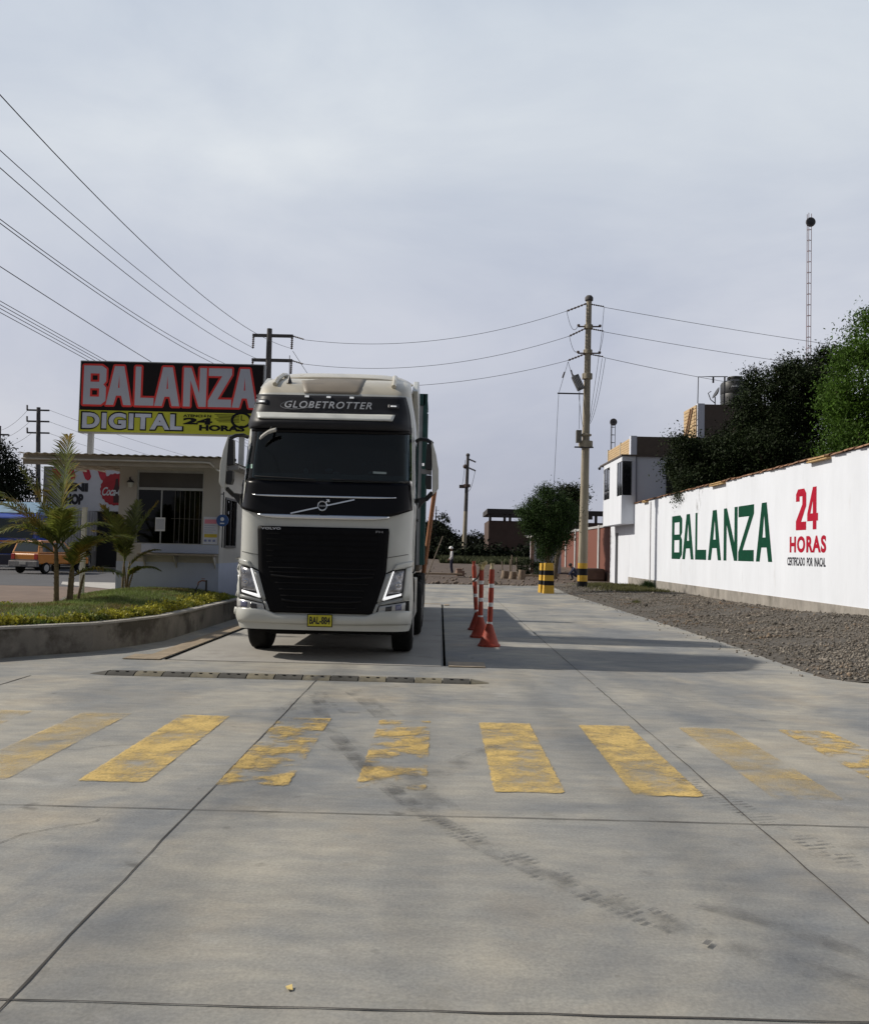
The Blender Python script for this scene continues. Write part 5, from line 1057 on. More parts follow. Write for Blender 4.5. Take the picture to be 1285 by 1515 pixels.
# weeds and soil by the verge
def gverge(x_, y_): return gh(x_, y_) if x_ > 5.4 else 0
weedm = M('dry_weeds', (.085, .085, .025), .8, var=.4, scale=1.5, island=.4, transl=.2)
def wreg():
    while True:
        x_, y_ = random.gauss(8.5, .8), random.uniform(38, 47)
        if 6 < x_ < 10.1: return x_, y_
V, Fa = blades(6000, wreg, .12, .03, gverge, .5); tag(npmesh('weeds', V, Fa, weedm), 'low patch of dry green weeds between the utility pole and the wall', 'weeds', kind='stuff')
t = thing('weed_tuft', (10.0, 43.2, .1), 'green weed tuft growing at the drain pipe foot of the white wall', 'plant')
V, Fa = blades(500, lambda: (random.gauss(9.98, .12), random.gauss(43.3, .35)), .35, .03, gverge, .35); npmesh('foliage', V, Fa, mdleaf, t)
t = thing('weed_tuft', (6.2, 31, .05), 'small dry weed tuft growing out of the gravel beside the slab edge', 'plant')
V, Fa = blades(120, lambda: (random.gauss(6.4, .06), random.gauss(29.5, .1)), .12, .02, gverge, .5); npmesh('foliage', V, Fa, weedm, t)

# ================================================================== WHITE TWO-STOREY BUILDING
t = thing('white_building', (11.5, 50, 0), 'white two storey building with an overhanging bay behind the long wall', 'building')
gw = M('building_white', (.62, .65, .74), .75, var=.04, scale=.7); 
MB().bx(10.22, 13.6, 47.7, 54, 3.3, 6.86).build('upper_wall', gw, t)
MB().bx(WX, WX+.3, 48.92, 51.95, -.1, 3.3).bx(WX, WX+.3, 52.8, 54.3, -.1, 3.3).bx(WX, WX+.3, 51.95, 52.8, 2.9, 3.3).bx(WX+.3, 13.6, 54.0, 54.3, -.1, 3.3).build('ground_wall', white_wall, t)
MB().bx(WX+.12, WX+.18, 51.95, 52.8, -.1, 2.9).build('door', M('dark_door', (.06, .065, .06), .6), t)
bay = MB().bx(9.5, 10.22, 47.65, 53.0, 3.28, 4.79).bx(9.5, 10.22, 47.65, 53.0, 6.6, 6.86).bx(9.5, 10.22, 48.95, 51.1, 4.79, 6.6).bx(9.5, 10.22, 52.85, 53.0, 4.79, 6.6).build('bay', white_wall, t)
f = MB().bx(9.53, 9.57, 47.68, 48.95, 4.8, 6.59).bx(9.57, 10.02, 47.69, 47.73, 4.8, 6.59).build('corner_window', M('dark_glass', (.012, .013, .016), .12, coat=.4), t)
MB().bx(9.51, 9.54, 47.64, 47.70, 4.79, 6.6).bx(9.51, 9.53, 48.3, 48.34, 4.79, 6.6).bx(10.0, 10.04, 47.66, 47.72, 4.79, 6.6).build('frame', M('win_grey', (.25, .26, .28), .4, .4), f)
f = MB().bx(9.53, 9.57, 51.1, 52.85, 4.8, 6.59).build('bay_window', MATS['dark_glass'], t)
MB().bx(9.51, 9.53, 51.95, 51.99, 4.8, 6.59).bx(9.515, 9.53, 51.1, 52.85, 5.2, 5.24).build('frame', MATS['win_grey'], f)
MB().bx(10.04, 10.22, 47.66, 47.74, 4.79, 6.6).build('bay_pier', gw, t)
MB().bx(11.85, 12.75, 47.66, 47.71, 3.8, 6.62).build('dark_opening', M('dark_opening', (.01, .01, .012), .5), t)
MB().bx(9.45, 13.7, 47.6, 54.1, 6.86, 6.95).build('roof_slab', M('roof_edge', (.10, .08, .07), .8), t)
MB().tube([(10.25, 47.64, 6.85), (10.28, 47.64, 4.35)], .025, 6).build('downpipe', M('pipe_grey', (.15, .16, .2), .6), t)
slat = M('tan_slats', (.50, .36, .20), .7, var=.15, scale=3, stretch=(1, 1, 6)); bwn = M('brown_panel', (.11, .085, .07), .8, var=.1)
m = MB()
for k in range(7): m.prism([(48.0, 7.0+k*.128), (54.4, 7.0+k*.128), (54.4, 7.11+k*.128), (48.0, 7.11+k*.128)], (10.0, 10.03+.01*(k % 2)), 'x')
m.build('slat_screen', slat, t); MB().bx(9.97, 10.04, 50.6, 50.72, 6.95, 7.95).bx(9.97, 10.04, 54.3, 54.42, 6.95, 7.95).build('screen_post', M('pale_post', (.55, .5, .4), .7), t)
MB().bx(9.94, 10.26, 47.6, 47.98, 6.95, 7.95).build('corner_post', gw, t)
MB().bx(10.26, 14.0, 47.64, 47.72, 6.95, 7.92).build('parapet', bwn, t)
MB().bx(14.5, 18.5, 50.0, 54, 6.9, 10.12).build('roof_room', bwn, t); MB().bx(14.12, 14.5, 49.97, 50.3, 6.9, 10.16).build('room_post', gw, t)
m = MB()
for k in range(16): m.bx(14.05, 14.12, 50.1, 52.6, 7.0+k*.195, 7.0+k*.195+.16)
m.build('slat_screen', slat, t)
# tank, dish, pipe frame, ladder, masts
def tank(c):
    t = thing('water_tank', c, 'dark round plastic water tank standing on the roof room', 'water tank'); bk_ = M('tank_black', (.025, .026, .028), .5, var=.2)
    MB().lathe([(.78, 0), (.8, .05), (.78, .3), (.8, .33), (.78, .36), (.8, .7), (.78, .74), (.8, .78), (.80, 1.3), (.74, 1.42), (.45, 1.58), (.42, 1.6)], (0, 0, 0), 28).build('tank_body', bk_, t, local=True, smooth=30)
    MB().lathe([(.42, 1.6), (.44, 1.68), (.40, 1.76), (.02, 1.79)], (0, 0, 0), 20).build('lid', bk_, t, local=True, smooth=30)
    m = MB()
    for k in range(10): a = -math.pi/2-.55+k*.1; h_ = .10 if k % 3 == 0 else .06; m.add([(.81*math.cos(a), .81*math.sin(a), 1.05+.1*math.sin(k)*.3), (.81*math.cos(a+.07), .81*math.sin(a+.07), 1.07), (.81*math.cos(a+.07), .81*math.sin(a+.07), 1.07+h_), (.81*math.cos(a), .81*math.sin(a), 1.07+h_)], [(0, 1, 2, 3)])
    m.build('logo_marks', M('tank_logo', (.5, .52, .55), .5), t, local=True)
tank((16.5, 51, 10.12))
t = thing('pipe_frame', (14.9, 50, 10.12), 'thin pipe frame beside the water tank on the roof room', 'pipe frame')
MB().tube([(14.15, 50.1, 10.12), (14.17, 50.1, 11.68), (14.9, 50.1, 11.70), (15.8, 50.1, 11.72)], .025, 6).tube([(15.62, 50.1, 10.12), (15.64, 50.1, 11.7)], .045, 6).build('pipe', dark_steel, t)
MB().tube([(15.0, 50.1, 11.7), (15.0, 50.1, 11.35)], .05, 6).build('valve', dark_steel, t)
t = thing('satellite_dish', (15.1, 50, 10.12), 'small satellite dish left of the water tank on the roof room', 'satellite dish')
MB().tube([(15.1, 50.05, 10.12), (15.1, 50.05, 10.55)], .03, 6).tube([(15.1, 50.05, 10.2), (14.85, 50.05, 10.4), (14.7, 50, 10.75), (14.85, 49.95, 10.85)], .025, 6).build('mount', dark_steel, t)
m = MB().lathe([(.02, 0), (.15, .02), (.28, .07), (.36, .12)], (0, 0, 0), 20); R_ = Matrix.Rotation(rad(-62), 3, 'Y'); m.v = [tuple(R_@Vector(p)+Vector((15.22, 50, 10.72))) for p in m.v]; m.build('dish', M('dish_grey', (.05, .05, .055), .5), t, smooth=40)
t = thing('ladder', (13.4, 50.3, 6.95), 'weathered wooden ladder leaning against the tan slatted roof screen', 'ladder')
m = MB().tube([(13.3, 49.9, 7.0), (13.85, 50.0, 9.9)], .05, 6).tube([(13.3, 50.35, 7.0), (13.85, 50.45, 9.9)], .05, 6)
for k in range(9): u = (k+.7)/10; m.tube([(13.3+.55*u, 49.9+.1*u, 7+2.9*u), (13.3+.55*u, 50.35+.1*u, 7+2.9*u)], .02, 5)
m.build('ladder_frame', wood, t)
def mast(c, h_, w, label, nr, rmat, ballz, br):
    t = thing('antenna_mast', c, label, 'antenna mast', None); m = MB()
    for a in (0, 2.094, 4.189): m.tube([(w*math.cos(a), w*math.sin(a), 0), (w*math.cos(a), w*math.sin(a), h_)], .022, 5)
    for k in range(nr):
        z = (k+.5)*h_/nr; P_ = [(w*math.cos(a), w*math.sin(a), z) for a in (0, 2.094, 4.189, 0)]; m.tube(P_, .018, 4)
    m.build('lattice', rmat, t, local=True)
    MB().ball((0, -.25, ballz), (br, br*.35, br), 14, 8).build('dish', M('mast_dish', (.035, .035, .04), .5), t, local=True, smooth=60)
    MB().lathe([(br*.98, -.33), (br*1.0, -.22)], (0, 0, ballz), 18, 'y').build('dish_rim', M('mast_dish_rim', (.10, .09, .09), .5), t, local=True)
mast((25.1, 62, 0), 25.7, .16, 'tall slender lattice mast with a round dish, above the dark trees', 34, M('mast_red', (.16, .07, .07), .6, var=.5, scale=.6), 25.0, .33)
mast((11.68, 62, 0), 10.7, .17, 'short lattice mast with a round head behind the white building', 20, dark_steel, 10.75, .25)
t = thing('floodlight', (15.85, 31.8, 0), 'grey floodlight head poking out of the bright green tree', 'lamp')
MB().tube([(17.1, 31.5, 0), (17.1, 31.5, 7.2), (16.6, 31.3, 7.35), (15.6, 31.0, 7.25)], .05, 8).build('lamp_post', bark, t)
m = MB().lathe([(.03, .22), (.15, .18), (.24, .05), (.26, -.05)], (0, 0, 0), 16); R_ = Matrix.Rotation(rad(25), 3, 'Y'); m.v = [tuple(R_@Vector(p)+Vector((15.25, 30.7, 7.05))) for p in m.v]; m.build('lamp_head', M('lamp_metal', (.33, .34, .36), .4, .4), t, smooth=40)

t = thing('security_camera', (9.45, 53, 6.9), 'tiny dark security camera on the far roof corner of the white building bay', 'camera')
MB().tube([(9.5, 53, 6.9), (9.3, 53, 6.75)], .03, 6).build('arm', dark_steel, t); MB().ball((9.25, 53, 6.68), .09, 8, 6).build('dome', black_pl, t)

# ================================================================== BRICK WALL, FAR BUILDINGS
brickm = M('red_brick', (.26, .075, .05), .85, var=.12, scale=2)
def brick_tex(m):
    t = m.node_tree; l = t.links.new; b = t.nodes['Principled BSDF']; tx = t.nodes.new('ShaderNodeTexCoord'); mp_ = t.nodes.new('ShaderNodeMapping'); mp_.inputs['Rotation'].default_value = (rad(90), 0, rad(90))
    br = t.nodes.new('ShaderNodeTexBrick'); br.inputs['Scale'].default_value = 4; br.inputs['Color1'].default_value = (.27, .055, .032, 1); br.inputs['Color2'].default_value = (.20, .042, .028, 1); br.inputs['Mortar'].default_value = (.17, .06, .04, 1); br.inputs['Mortar Size'].default_value = .02
    l(tx.outputs['Object'], mp_.inputs[0]); l(mp_.outputs[0], br.inputs['Vector']); l(br.outputs[0], b.inputs['Base Color'])
brick_tex(brickm)
t = thing('brick_wall', (10.3, 65, 0), 'red brick boundary wall with pale pillars beyond the white building', 'wall')
MB().bx(10.3, 10.5, 54.35, 77, -.1, 3.35).build('brick_panel', brickm, t)
for y_ in (58.4, 63.5, 68.6, 73.7): MB().bx(10.22, 10.5, y_, y_+.55, -.1, 3.55).build('pillar', M('pillar_grey', (.38, .38, .38), .8), t)
MB().bx(10.24, 10.52, 54.35, 77, 3.35, 3.5).build('coping', MATS['pillar_grey'], t); MB().bx(10.20, 10.52, 54.35, 77, -.1, .55).build('plinth', M('brick_plinth', (.10, .06, .045), .9, var=.2), t)
t = thing('brick_building', (11.5, 100, .8), 'dark unfinished brick building with open rooftop frame behind the street tree', 'building')
dbr = M('dark_brick', (.085, .055, .045), .9, var=.15, scale=1); dcon = M('dark_concrete_frame', (.05, .045, .045), .9)
MB().bx(5.3, 18.2, 100, 110, .5, 5.15).build('wall', dbr, t)
m = MB().bx(5.1, 18.4, 99.7, 100.3, 5.9, 6.45).bx(5.1, 18.4, 109.7, 110.3, 5.9, 6.45).bx(5.1, 5.7, 100.3, 109.7, 5.9, 6.45)
for x_ in (5.3, 6.9, 7.5, 10.0, 12.5, 15.0, 17.0, 17.9): m.bx(x_, x_+.28, 99.85, 100.15, 5.15, 5.9)
m.build('roof_frame', dcon, t)
MB().bx(9.3, 10.8, 99.95, 100, 3.5, 4.3).build('window', M('far_window', (.05, .055, .07), .4), t)
t = thing('shed', (7.4, 65, .4), 'small pale blue shed with dark door and rough roof beyond the street tree', 'shed')
MB().bx(6.75, 8.7, 65, 68, .2, 2.72).build('wall', M('shed_white', (.42, .45, .52), .8), t); MB().bx(6.5, 6.74, 65, 65.3, .2, 2.8).build('pillar', M('shed_pillar', (.3, .2, .16), .9), t)
MB().bx(6.93, 7.18, 64.96, 65, 1.25, 2.5).build('door', M('shed_dark', (.02, .02, .025), .7), t)
m = MB()
for k in range(9): m.box((6.35+k*.3, 65.6, 2.80+.05*(k % 2)), (.3, 2.2, .03), rx=.08)
m.build('roof', M('shed_roof', (.4, .38, .36), .8, var=.3), t)

# far tree line
bl = []; r = random.Random(21)
for k in range(46):
    x_ = -30+k*2.1; hh_ = 3.0+r.uniform(-.5, .8)+(2.0 if -1.5 < x_ < 1.2 else 0)+(.6 if x_ < 0 else 0); hh_ = min(hh_, 6.2)
    bl.append(((x_, 118+r.uniform(-3, 3), .6+hh_*.45), (1.7+r.uniform(0, .8), 2.5, hh_*.55)))
for k in range(18): x_ = -1+k*1.0; bl.append(((x_, 94+r.uniform(-2, 2), 1.25), (1.0, 1.2, .95+r.uniform(-.2, .5))))
V, Fa = leafcloud(crown_points(bl, 1900, 45, .42), .34, .2, .6); tag(npmesh('tree_line', V, Fa, farleaf), 'dark far-off band of scrub and trees closing the horizon', 'trees', kind='stuff')
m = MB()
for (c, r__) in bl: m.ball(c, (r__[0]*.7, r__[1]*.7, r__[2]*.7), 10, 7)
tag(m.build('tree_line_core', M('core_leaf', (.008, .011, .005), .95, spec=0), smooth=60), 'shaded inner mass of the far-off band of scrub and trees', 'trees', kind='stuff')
for (x_, y_, h_, lab) in ((-.7, 112, 5.6, 'taller dark bush just right of the truck on the horizon'), (4.0, 112, 4.0, 'rounded dark bush left of the unfinished brick building')):
    limb_tree('far_bush', (x_, y_, .8), lab, 'bush', (.15, (x_, y_, 2.5)), [((x_, y_, h_*.6), (1.6, 1.6, h_*.42)), ((x_+1.2, y_, h_*.45), (1.3, 1.3, h_*.35)), ((x_-1.0, y_, h_*.5), (1.2, 1.3, h_*.35))], 110, 50, .35, .28, farleaf, 'bushes on the horizon', .2, int(h_*7))
t = thing('radio_mast', (-.62, 112, .8), 'thin dark mast on the horizon right of the truck mirror', 'mast')
m = MB().tube([(-.62, 112, .8), (-.62, 112, 7.2)], [.18, .05], 6)
for k in range(6): m.box((-.62, 112, 4.6+k*.42), (.5-.06*k, .06, .08))
m.build('lattice', dark_steel, t)
# far grass strip
V, Fa = blades(9000, lambda: (random.uniform(0, 9), random.uniform(80, 93)), .45, .14, lambda a, b: far_rise(b)-.03, .4); tag(npmesh('far_grass', V, Fa, M('far_grass', (.05, .06, .018), .8, var=.3, island=.3)), 'strip of green grass below the dark scrub beyond the dirt yard', 'grass', kind='stuff')

# dirt yard clutter: rubble along slab edge, stumps, rocks
N = 380; xx = rng.uniform(-4.4, 5.8, N); yy = 44.1+np.abs(rng.normal(0, .5, N)); far = rng.random(N) < .5; yy[far] = rng.uniform(45, 70, far.sum()); xx[far] = rng.uniform(-2, 9.6, far.sum())
sz = .03+.07*rng.random(N)**2; V = OCT[None]*sz[:, None, None]*rng.uniform(.6, 1.4, (N, 6, 3)); zz = np.array([far_rise(b) for b in yy]); V += np.stack([xx, yy, zz+.02], 1)[:, None]
tag(npmesh('rubble', V.reshape(-1, 3), (OF[None]+6*np.arange(N)[:, None, None]).reshape(-1, 3), stone), 'small stones and rubble scattered on the dirt behind the slab', 'rubble', kind='stuff')
rk = [(2.62, 44.6, .20), (2.95, 44.7, .13), (-.1, 44.4, .12), (.35, 44.4, .10), (.8, 44.5, .12), (1.5, 44.5, .08), (4.6, 44.8, .1)]
rl = ['largest pale rock on the dirt edge behind the traffic posts', 'smaller rock touching the right side of the largest pale rock', 'leftmost rock on the slab\'s far edge beside the truck', 'second rock from the truck on the slab\'s far edge', 'third rock from the truck on the slab\'s far edge', 'small flat rock on the slab\'s far edge behind the orange posts', 'lone small rock left of the yellow black bollards']
for (x_, y_, s), lb in zip(rk, rl): rock('rock', (x_, y_, 0), (s*1.3, s, s*.8), stone, int(x_*100), lb, 'rock', 'rocks along the far slab edge')
for (x_, y_, h_), lb in zip([(4.0, 56, .45), (4.45, 55.4, .42), (4.95, 55, .55), (4.2, 58, .35)], ['leftmost cut log stump in the row on the dirt yard', 'middle cut log stump in the row on the dirt yard', 'rightmost and tallest cut log stump beside the street tree', 'small stump behind the row of cut log stumps']):
    m = MB().tube([(x_, y_, far_rise(y_)-.05), (x_+.05, y_, far_rise(y_)+h_)], [.24, .2], 9); tag(m.build('stump', M('cut_log', (.20, .15, .11), .9, var=.3, scale=6), smooth=40), lb, 'stump', 'cut log stumps on the dirt yard')
for k, (x_, y_) in enumerate(((4.3, 62), (4.8, 62.3), (5.3, 61.8), (5.0, 63.5))):
    m = MB().tube([(x_, y_, .1), (x_+random.uniform(-.1, .1), y_, 1.0+.15*k)], .05, 5); tag(m.build('stake', M('grey_stake', (.16, .13, .10), .9)), ('leftmost', 'second', 'third', 'farthest')[k]+' thin wooden stake standing in the dirt left of the pale shed', 'stake', 'stakes in the dirt yard')
t = thing('hedge', (6.0, 61, .2), 'low round dark bush in front of the pale shed', 'bush'); V, Fa = leafcloud(crown_points([((5.9, 61, .7), (.75, .6, .55)), ((6.7, 60, .4), (.6, .5, .3))], 60, 60, .14), .1); npmesh('foliage', V, Fa, dkleaf, t)
m = MB().tube([(5.9, 61, .1), (5.9, 61, .7)], .06, 6).build('stem', bark, t)
for k, (x_, y_, L_, a) in enumerate(((5.6, 57, 1.8, .05), (-.4, 56, 3.6, .03))):
    tag(MB().box((x_, y_, .2), (L_, .16, .12), rz=a).build('timber_beam', M('pale_timber', (.32, .24, .17), .85, var=.2), bevel=.01), ('short pale timber lying in front of the pale shed', 'long timber lying on the dirt at the standing worker\'s feet')[k], 'timber')
tag(MB().box((1.25, 56.4, .25), (.5, .4, .35), rz=.3).box((1.2, 56.4, .48), (.35, .3, .15), rz=.1).build('rubble_block', M('block_brown', (.20, .13, .10), .9, var=.3), bevel=.03), 'brown broken block beside the standing worker', 'block')
tag(MB().prism([(8.6, 55.5), (10.1, 55.2), (10.15, 58.5), (9.4, 58.2)], (0, .75)).build('brick_ramp', M('ramp_brown', (.10, .055, .04), .9, var=.2), bevel=.12), 'low brown mound of earth at the foot of the brick wall', 'mound')
tag(MB().tube([(-.75, 47.5, .0), (.12, 48.2, 2.4)], .03, 6).build('leaning_pole', MATS['grey_stake']), 'thin pale pole leaning on the dirt right behind the truck', 'pole')

# ================================================================== PEOPLE
def figure(joints, edges, radii, mats, name, parent, root):
    me = bpy.data.meshes.new(name); keys = list(joints); me.from_pydata([joints[k] for k in keys], [(keys.index(a), keys.index(b)) for a, b in edges], [])
    o = bpy.data.objects.new(name+'_tmp', me); COL.objects.link(o); sk = o.modifiers.new('s', 'SKIN'); sv = me.skin_vertices[0].data
    for i, k in enumerate(keys): sv[i].radius = (radii[k], radii[k]*(.8 if k in ('pelvis', 'waist', 'chest') else 1)); sv[i].use_root = (k == root)
    o.modifiers.new('u', 'SUBSURF').levels = 2; bpy.context.view_layer.update()
    dg = bpy.context.evaluated_depsgraph_get(); me2 = bpy.data.meshes.new_from_object(o.evaluated_get(dg)); bpy.data.objects.remove(o); me2.name = name
    me2.materials.clear()
    for q in mats: me2.materials.append(q[0])
    for p in me2.polygons:
        c = p.center; best, bi = 1e9, 0
        for gi, (mt, names) in enumerate(mats):
            for k in names:
                a, b = (Vector(joints[k[0]]), Vector(joints[k[1]])); ab = b-a; u = max(0, min(1, (c-a).dot(ab)/ab.length_squared)); d = (c-(a+ab*u)).length
                if d < best: best, bi = d, gi
        p.material_index = bi; p.use_smooth = True
    ob = bpy.data.objects.new(name, me2); COL.objects.link(ob); ob.parent = parent; WL[ob.name] = WL[parent.name]; return ob
skin = M('skin', (.16, .085, .055), .6); shirt = M('white_shirt', (.62, .62, .64), .9); blue = M('navy_cloth', (.02, .022, .05), .9); vest = M('purple_cloth', (.06, .05, .14), .9); boot = M('boot', (.03, .025, .02), .8)
def hand(J, E, R, side, wrist, d, dn):
    """palm and five short fingers"""
    w = Vector(wrist); d = Vector(d).normalized(); dn = Vector(dn).normalized(); palm_ = w+d*.07; J['palm'+side] = tuple(palm_); E.append(('wrist'+side, 'palm'+side)); R['palm'+side] = .03
    for i, (o, ln) in enumerate(((-.03, .06), (-.01, .075), (.01, .07), (.03, .055))):
        a = palm_+dn*o+d*.03; b = a+d*ln; J[f'f{i}{side}'] = tuple(a); J[f'g{i}{side}'] = tuple(b); E += [('palm'+side, f'f{i}{side}'), (f'f{i}{side}', f'g{i}{side}')]; R[f'f{i}{side}'] = .010; R[f'g{i}{side}'] = .008
    b = w+d*.04-dn*.05; J['th'+side] = tuple(b); E.append(('palm'+side, 'th'+side)); R['th'+side] = .011
# standing worker, seen from the side, facing left
t = thing('person', (.72, 57, .17), 'person standing in white helmet, white shirt and dark blue trousers on the dirt yard', 'person', rz=0)
J = {'pelvis': (0, 0, .90), 'waist': (-.01, 0, 1.05), 'chest': (.02, 0, 1.27), 'neck': (0, 0, 1.44), 'head0': (-.03, 0, 1.52), 'head1': (-.04, 0, 1.64),
     'shL': (.02, -.17, 1.37), 'elL': (.03, -.22, 1.12), 'wristL': (-.12, -.2, .95), 'shR': (.02, .17, 1.37), 'elR': (.05, .22, 1.12), 'wristR': (-.14, .16, .98),
     'hipL': (0, -.09, .86), 'kneeL': (-.03, -.10, .48), 'ankL': (.04, -.10, .09), 'toeL': (-.13, -.11, .03), 'hipR': (0, .09, .86), 'kneeR': (.02, .10, .48), 'ankR': (.10, .10, .09), 'toeR': (-.07, .11, .03)}
E_ = [('pelvis', 'waist'), ('waist', 'chest'), ('chest', 'neck'), ('neck', 'head0'), ('head0', 'head1'), ('chest', 'shL'), ('shL', 'elL'), ('elL', 'wristL'), ('chest', 'shR'), ('shR', 'elR'), ('elR', 'wristR'), ('pelvis', 'hipL'), ('hipL', 'kneeL'), ('kneeL', 'ankL'), ('ankL', 'toeL'), ('pelvis', 'hipR'), ('hipR', 'kneeR'), ('kneeR', 'ankR'), ('ankR', 'toeR')]
Rr = dict(pelvis=.15, waist=.14, chest=.16, neck=.06, head0=.085, head1=.085, shL=.075, elL=.05, wristL=.03, shR=.075, elR=.05, wristR=.03, hipL=.10, kneeL=.07, ankL=.05, toeL=.035, hipR=.10, kneeR=.07, ankR=.05, toeR=.035)
hand(J, E_, Rr, 'L', J['wristL'], (-.6, 0, -.6), (0, 0, 1)); hand(J, E_, Rr, 'R', J['wristR'], (-.6, 0, -.6), (0, 0, 1))
M1 = [(skin, [('neck', 'head0'), ('head0', 'head1'), ('wristL', 'palmL'), ('wristR', 'palmR'), ('palmL', 'g1L'), ('palmR', 'g1R')]), (shirt, [('chest', 'neck'), ('chest', 'shL'), ('chest', 'shR'), ('shL', 'elL'), ('shR', 'elR'), ('elL', 'wristL'), ('elR', 'wristR')]), (vest, [('waist', 'chest'), ('pelvis', 'waist')]), (blue, [('hipL', 'kneeL'), ('hipR', 'kneeR'), ('kneeL', 'ankL'), ('kneeR', 'ankR')]), (boot, [('ankL', 'toeL'), ('ankR', 'toeR')])]
figure(J, E_, Rr, M1, 'body', t, 'pelvis')
m = MB().lathe([(.14, 1.60), (.135, 1.63), (.12, 1.70), (.07, 1.75), (.01, 1.765)], (-.04, 0, 0), 18).box((-.17, 0, 1.615), (.12, .2, .015)); m.build('helmet', M('helmet_white', (.75, .75, .75), .4), t, local=True, smooth=40)
MB().ball((-.135, -.035, 1.575), .012, 6, 4).ball((-.135, .035, 1.575), .012, 6, 4).box((-.14, 0, 1.55), (.03, .02, .035)).box((-.125, 0, 1.515), (.012, .045, .01)).build('face', M('face_dark', (.07, .035, .03), .6), t, local=True)
# crouching person by the brick wall
t = thing('person', (7.75, 52, .1), 'person in dark clothes crouching beside the utility pole foot', 'person')
J = {'pelvis': (.12, 0, .32), 'waist': (.07, 0, .45), 'chest': (-.05, 0, .62), 'neck': (-.16, 0, .74), 'head0': (-.22, 0, .80), 'head1': (-.27, 0, .90),
     'shL': (-.06, -.17, .68), 'elL': (-.22, -.2, .48), 'wristL': (-.34, -.12, .30), 'shR': (-.06, .17, .68), 'elR': (-.22, .2, .46), 'wristR': (-.36, .12, .28),
     'hipL': (.1, -.1, .28), 'kneeL': (-.22, -.13, .44), 'ankL': (-.12, -.13, .08), 'toeL': (-.30, -.13, .03), 'hipR': (.1, .1, .28), 'kneeR': (-.20, .13, .42), 'ankR': (-.08, .13, .08), 'toeR': (-.26, .13, .03)}
E_ = E_[:19]; hand(J, E_, Rr, 'L', J['wristL'], (-.4, 0, -.6), (0, 1, 0)); hand(J, E_, Rr, 'R', J['wristR'], (-.4, 0, -.6), (0, 1, 0))
M2 = [(skin, M1[0][1]), (blue, M1[1][1]+M1[2][1]+M1[3][1]), (boot, M1[4][1])]
figure(J, E_, Rr, M2, 'body', t, 'pelvis')
MB().ball((-.255, 0, .90), (.11, .10, .10), 12, 8).build('hair', M('hair_black', (.01, .01, .012), .7), t, local=True, smooth=60)

# ================================================================== ACROSS THE ROAD
def car():
    t = thing('car', (-17.75, 38.5, .206), 'small orange hatchback with grey bumpers driving on the road, seen from behind', 'car', rz=rad(-16))
    o = M('car_orange', (.55, .20, .025), .35, var=.06, coat=.5); gl = M('car_glass', (.03, .04, .045), .08, coat=.3); bumpm = M('bumper_grey', (.14, .135, .14), .6, var=.4, scale=10)
    w = .72
    # side profile (y from rear 0 to front 3.3)
    low = [(0.02, .42), (0, .80), (.03, .88), (3.0, .86), (3.30, .70), (3.34, .42)]
    m = MB(); n = len(low)
    for sx in (-1, 1): m.v += [(sx*w*(1 if z > .5 else .97), y_, z) for y_, z in low]
    m.f = [tuple(range(n-1, -1, -1)), tuple(range(n, 2*n))]+[(i, (i+1) % n, n+(i+1) % n, n+i) for i in range(n)]; m.build('body', o, t, local=True, bevel=.05)
    up = [(.04, .88), (.22, 1.40), (.35, 1.44), (1.5, 1.45), (1.75, 1.40), (2.35, .90)]; m = MB(); n = len(up)
    for sx in (-1, 1): m.v += [(sx*(w-.02-(z-.88)*.20), y_, z) for y_, z in up]
    m.f = [tuple(range(n-1, -1, -1)), tuple(range(n, 2*n))]+[(i, (i+1) % n, n+(i+1) % n, n+i) for i in range(n)]; m.build('cabin', o, t, local=True, bevel=.03)
    rw = MB().add([(-.60, .055, .95), (.60, .055, .95), (.52, .19, 1.34), (-.52, .19, 1.34)], [(0, 1, 2, 3)]); rw.build('rear_window', gl, t, local=True, solid=.012)
    for sx in (-1, 1):
        for (a, b, c, d) in ((.28, .95, 1.0, 1.30), (1.02, 2.0, 1.0, 1.55)):
            MB().add([(sx*(w-.02-(.95-.88)*.2+.006), a, .95), (sx*(w-.02-.014+.006), b, .95), (sx*(w-.02-(1.35-.88)*.2+.006), min(b, d+.15), 1.35), (sx*(w-.02-(1.35-.88)*.2+.006), a+.05, 1.35)], [(0, 1, 2, 3)]).build('side_window', gl, t, local=True, solid=.008)
        MB().bx(sx*.50, sx*.68, -.02, .02, .62, .86).build('tail_light', M('tail_red', (.35, .03, .02), .3), t, local=True, bevel=.01)
        MB().bx(sx*.73, sx*.83, 2.05, 2.15, .95, 1.05).build('side_mirror', black_pl, t, local=True, bevel=.01)
        for y_ in (.52, 2.75): wheel(sx*.64, y_, .26, .17, t, sx)
    MB().bx(-.74, .74, -.10, .04, .30, .56).build('rear_bumper', bumpm, t, local=True, bevel=.03); MB().bx(-.72, .72, 3.3, 3.42, .32, .52).build('front_bumper', bumpm, t, local=True, bevel=.03)
    pl = MB().bx(-.17, .17, -.115, -.10, .40, .52).build('number_plate', M('dirty_plate', (.35, .34, .32), .6), t, local=True)
    MB().bx(-.70, .70, -.012, .0, .57, .62).build('rear_trim', bumpm, t, local=True)
car()
t = thing('lorry', (-20.6, 43, .206), 'blue lorry with a ribbed grey load body facing the road at the left edge', 'lorry')
bl_ = M('lorry_blue', (.035, .085, .42), .4, var=.15, coat=.3); ps = M('pale_blue_stripe', (.22, .36, .50), .5)
x0, x1 = -22.0, -19.35
m = MB().prism([(43.0, .7), (43.0, 1.7), (43.15, 2.75), (43.4, 2.95), (45, 2.95), (45, .7)], (x0, x1), 'x'); m.build('cab', bl_, t, bevel=.06)
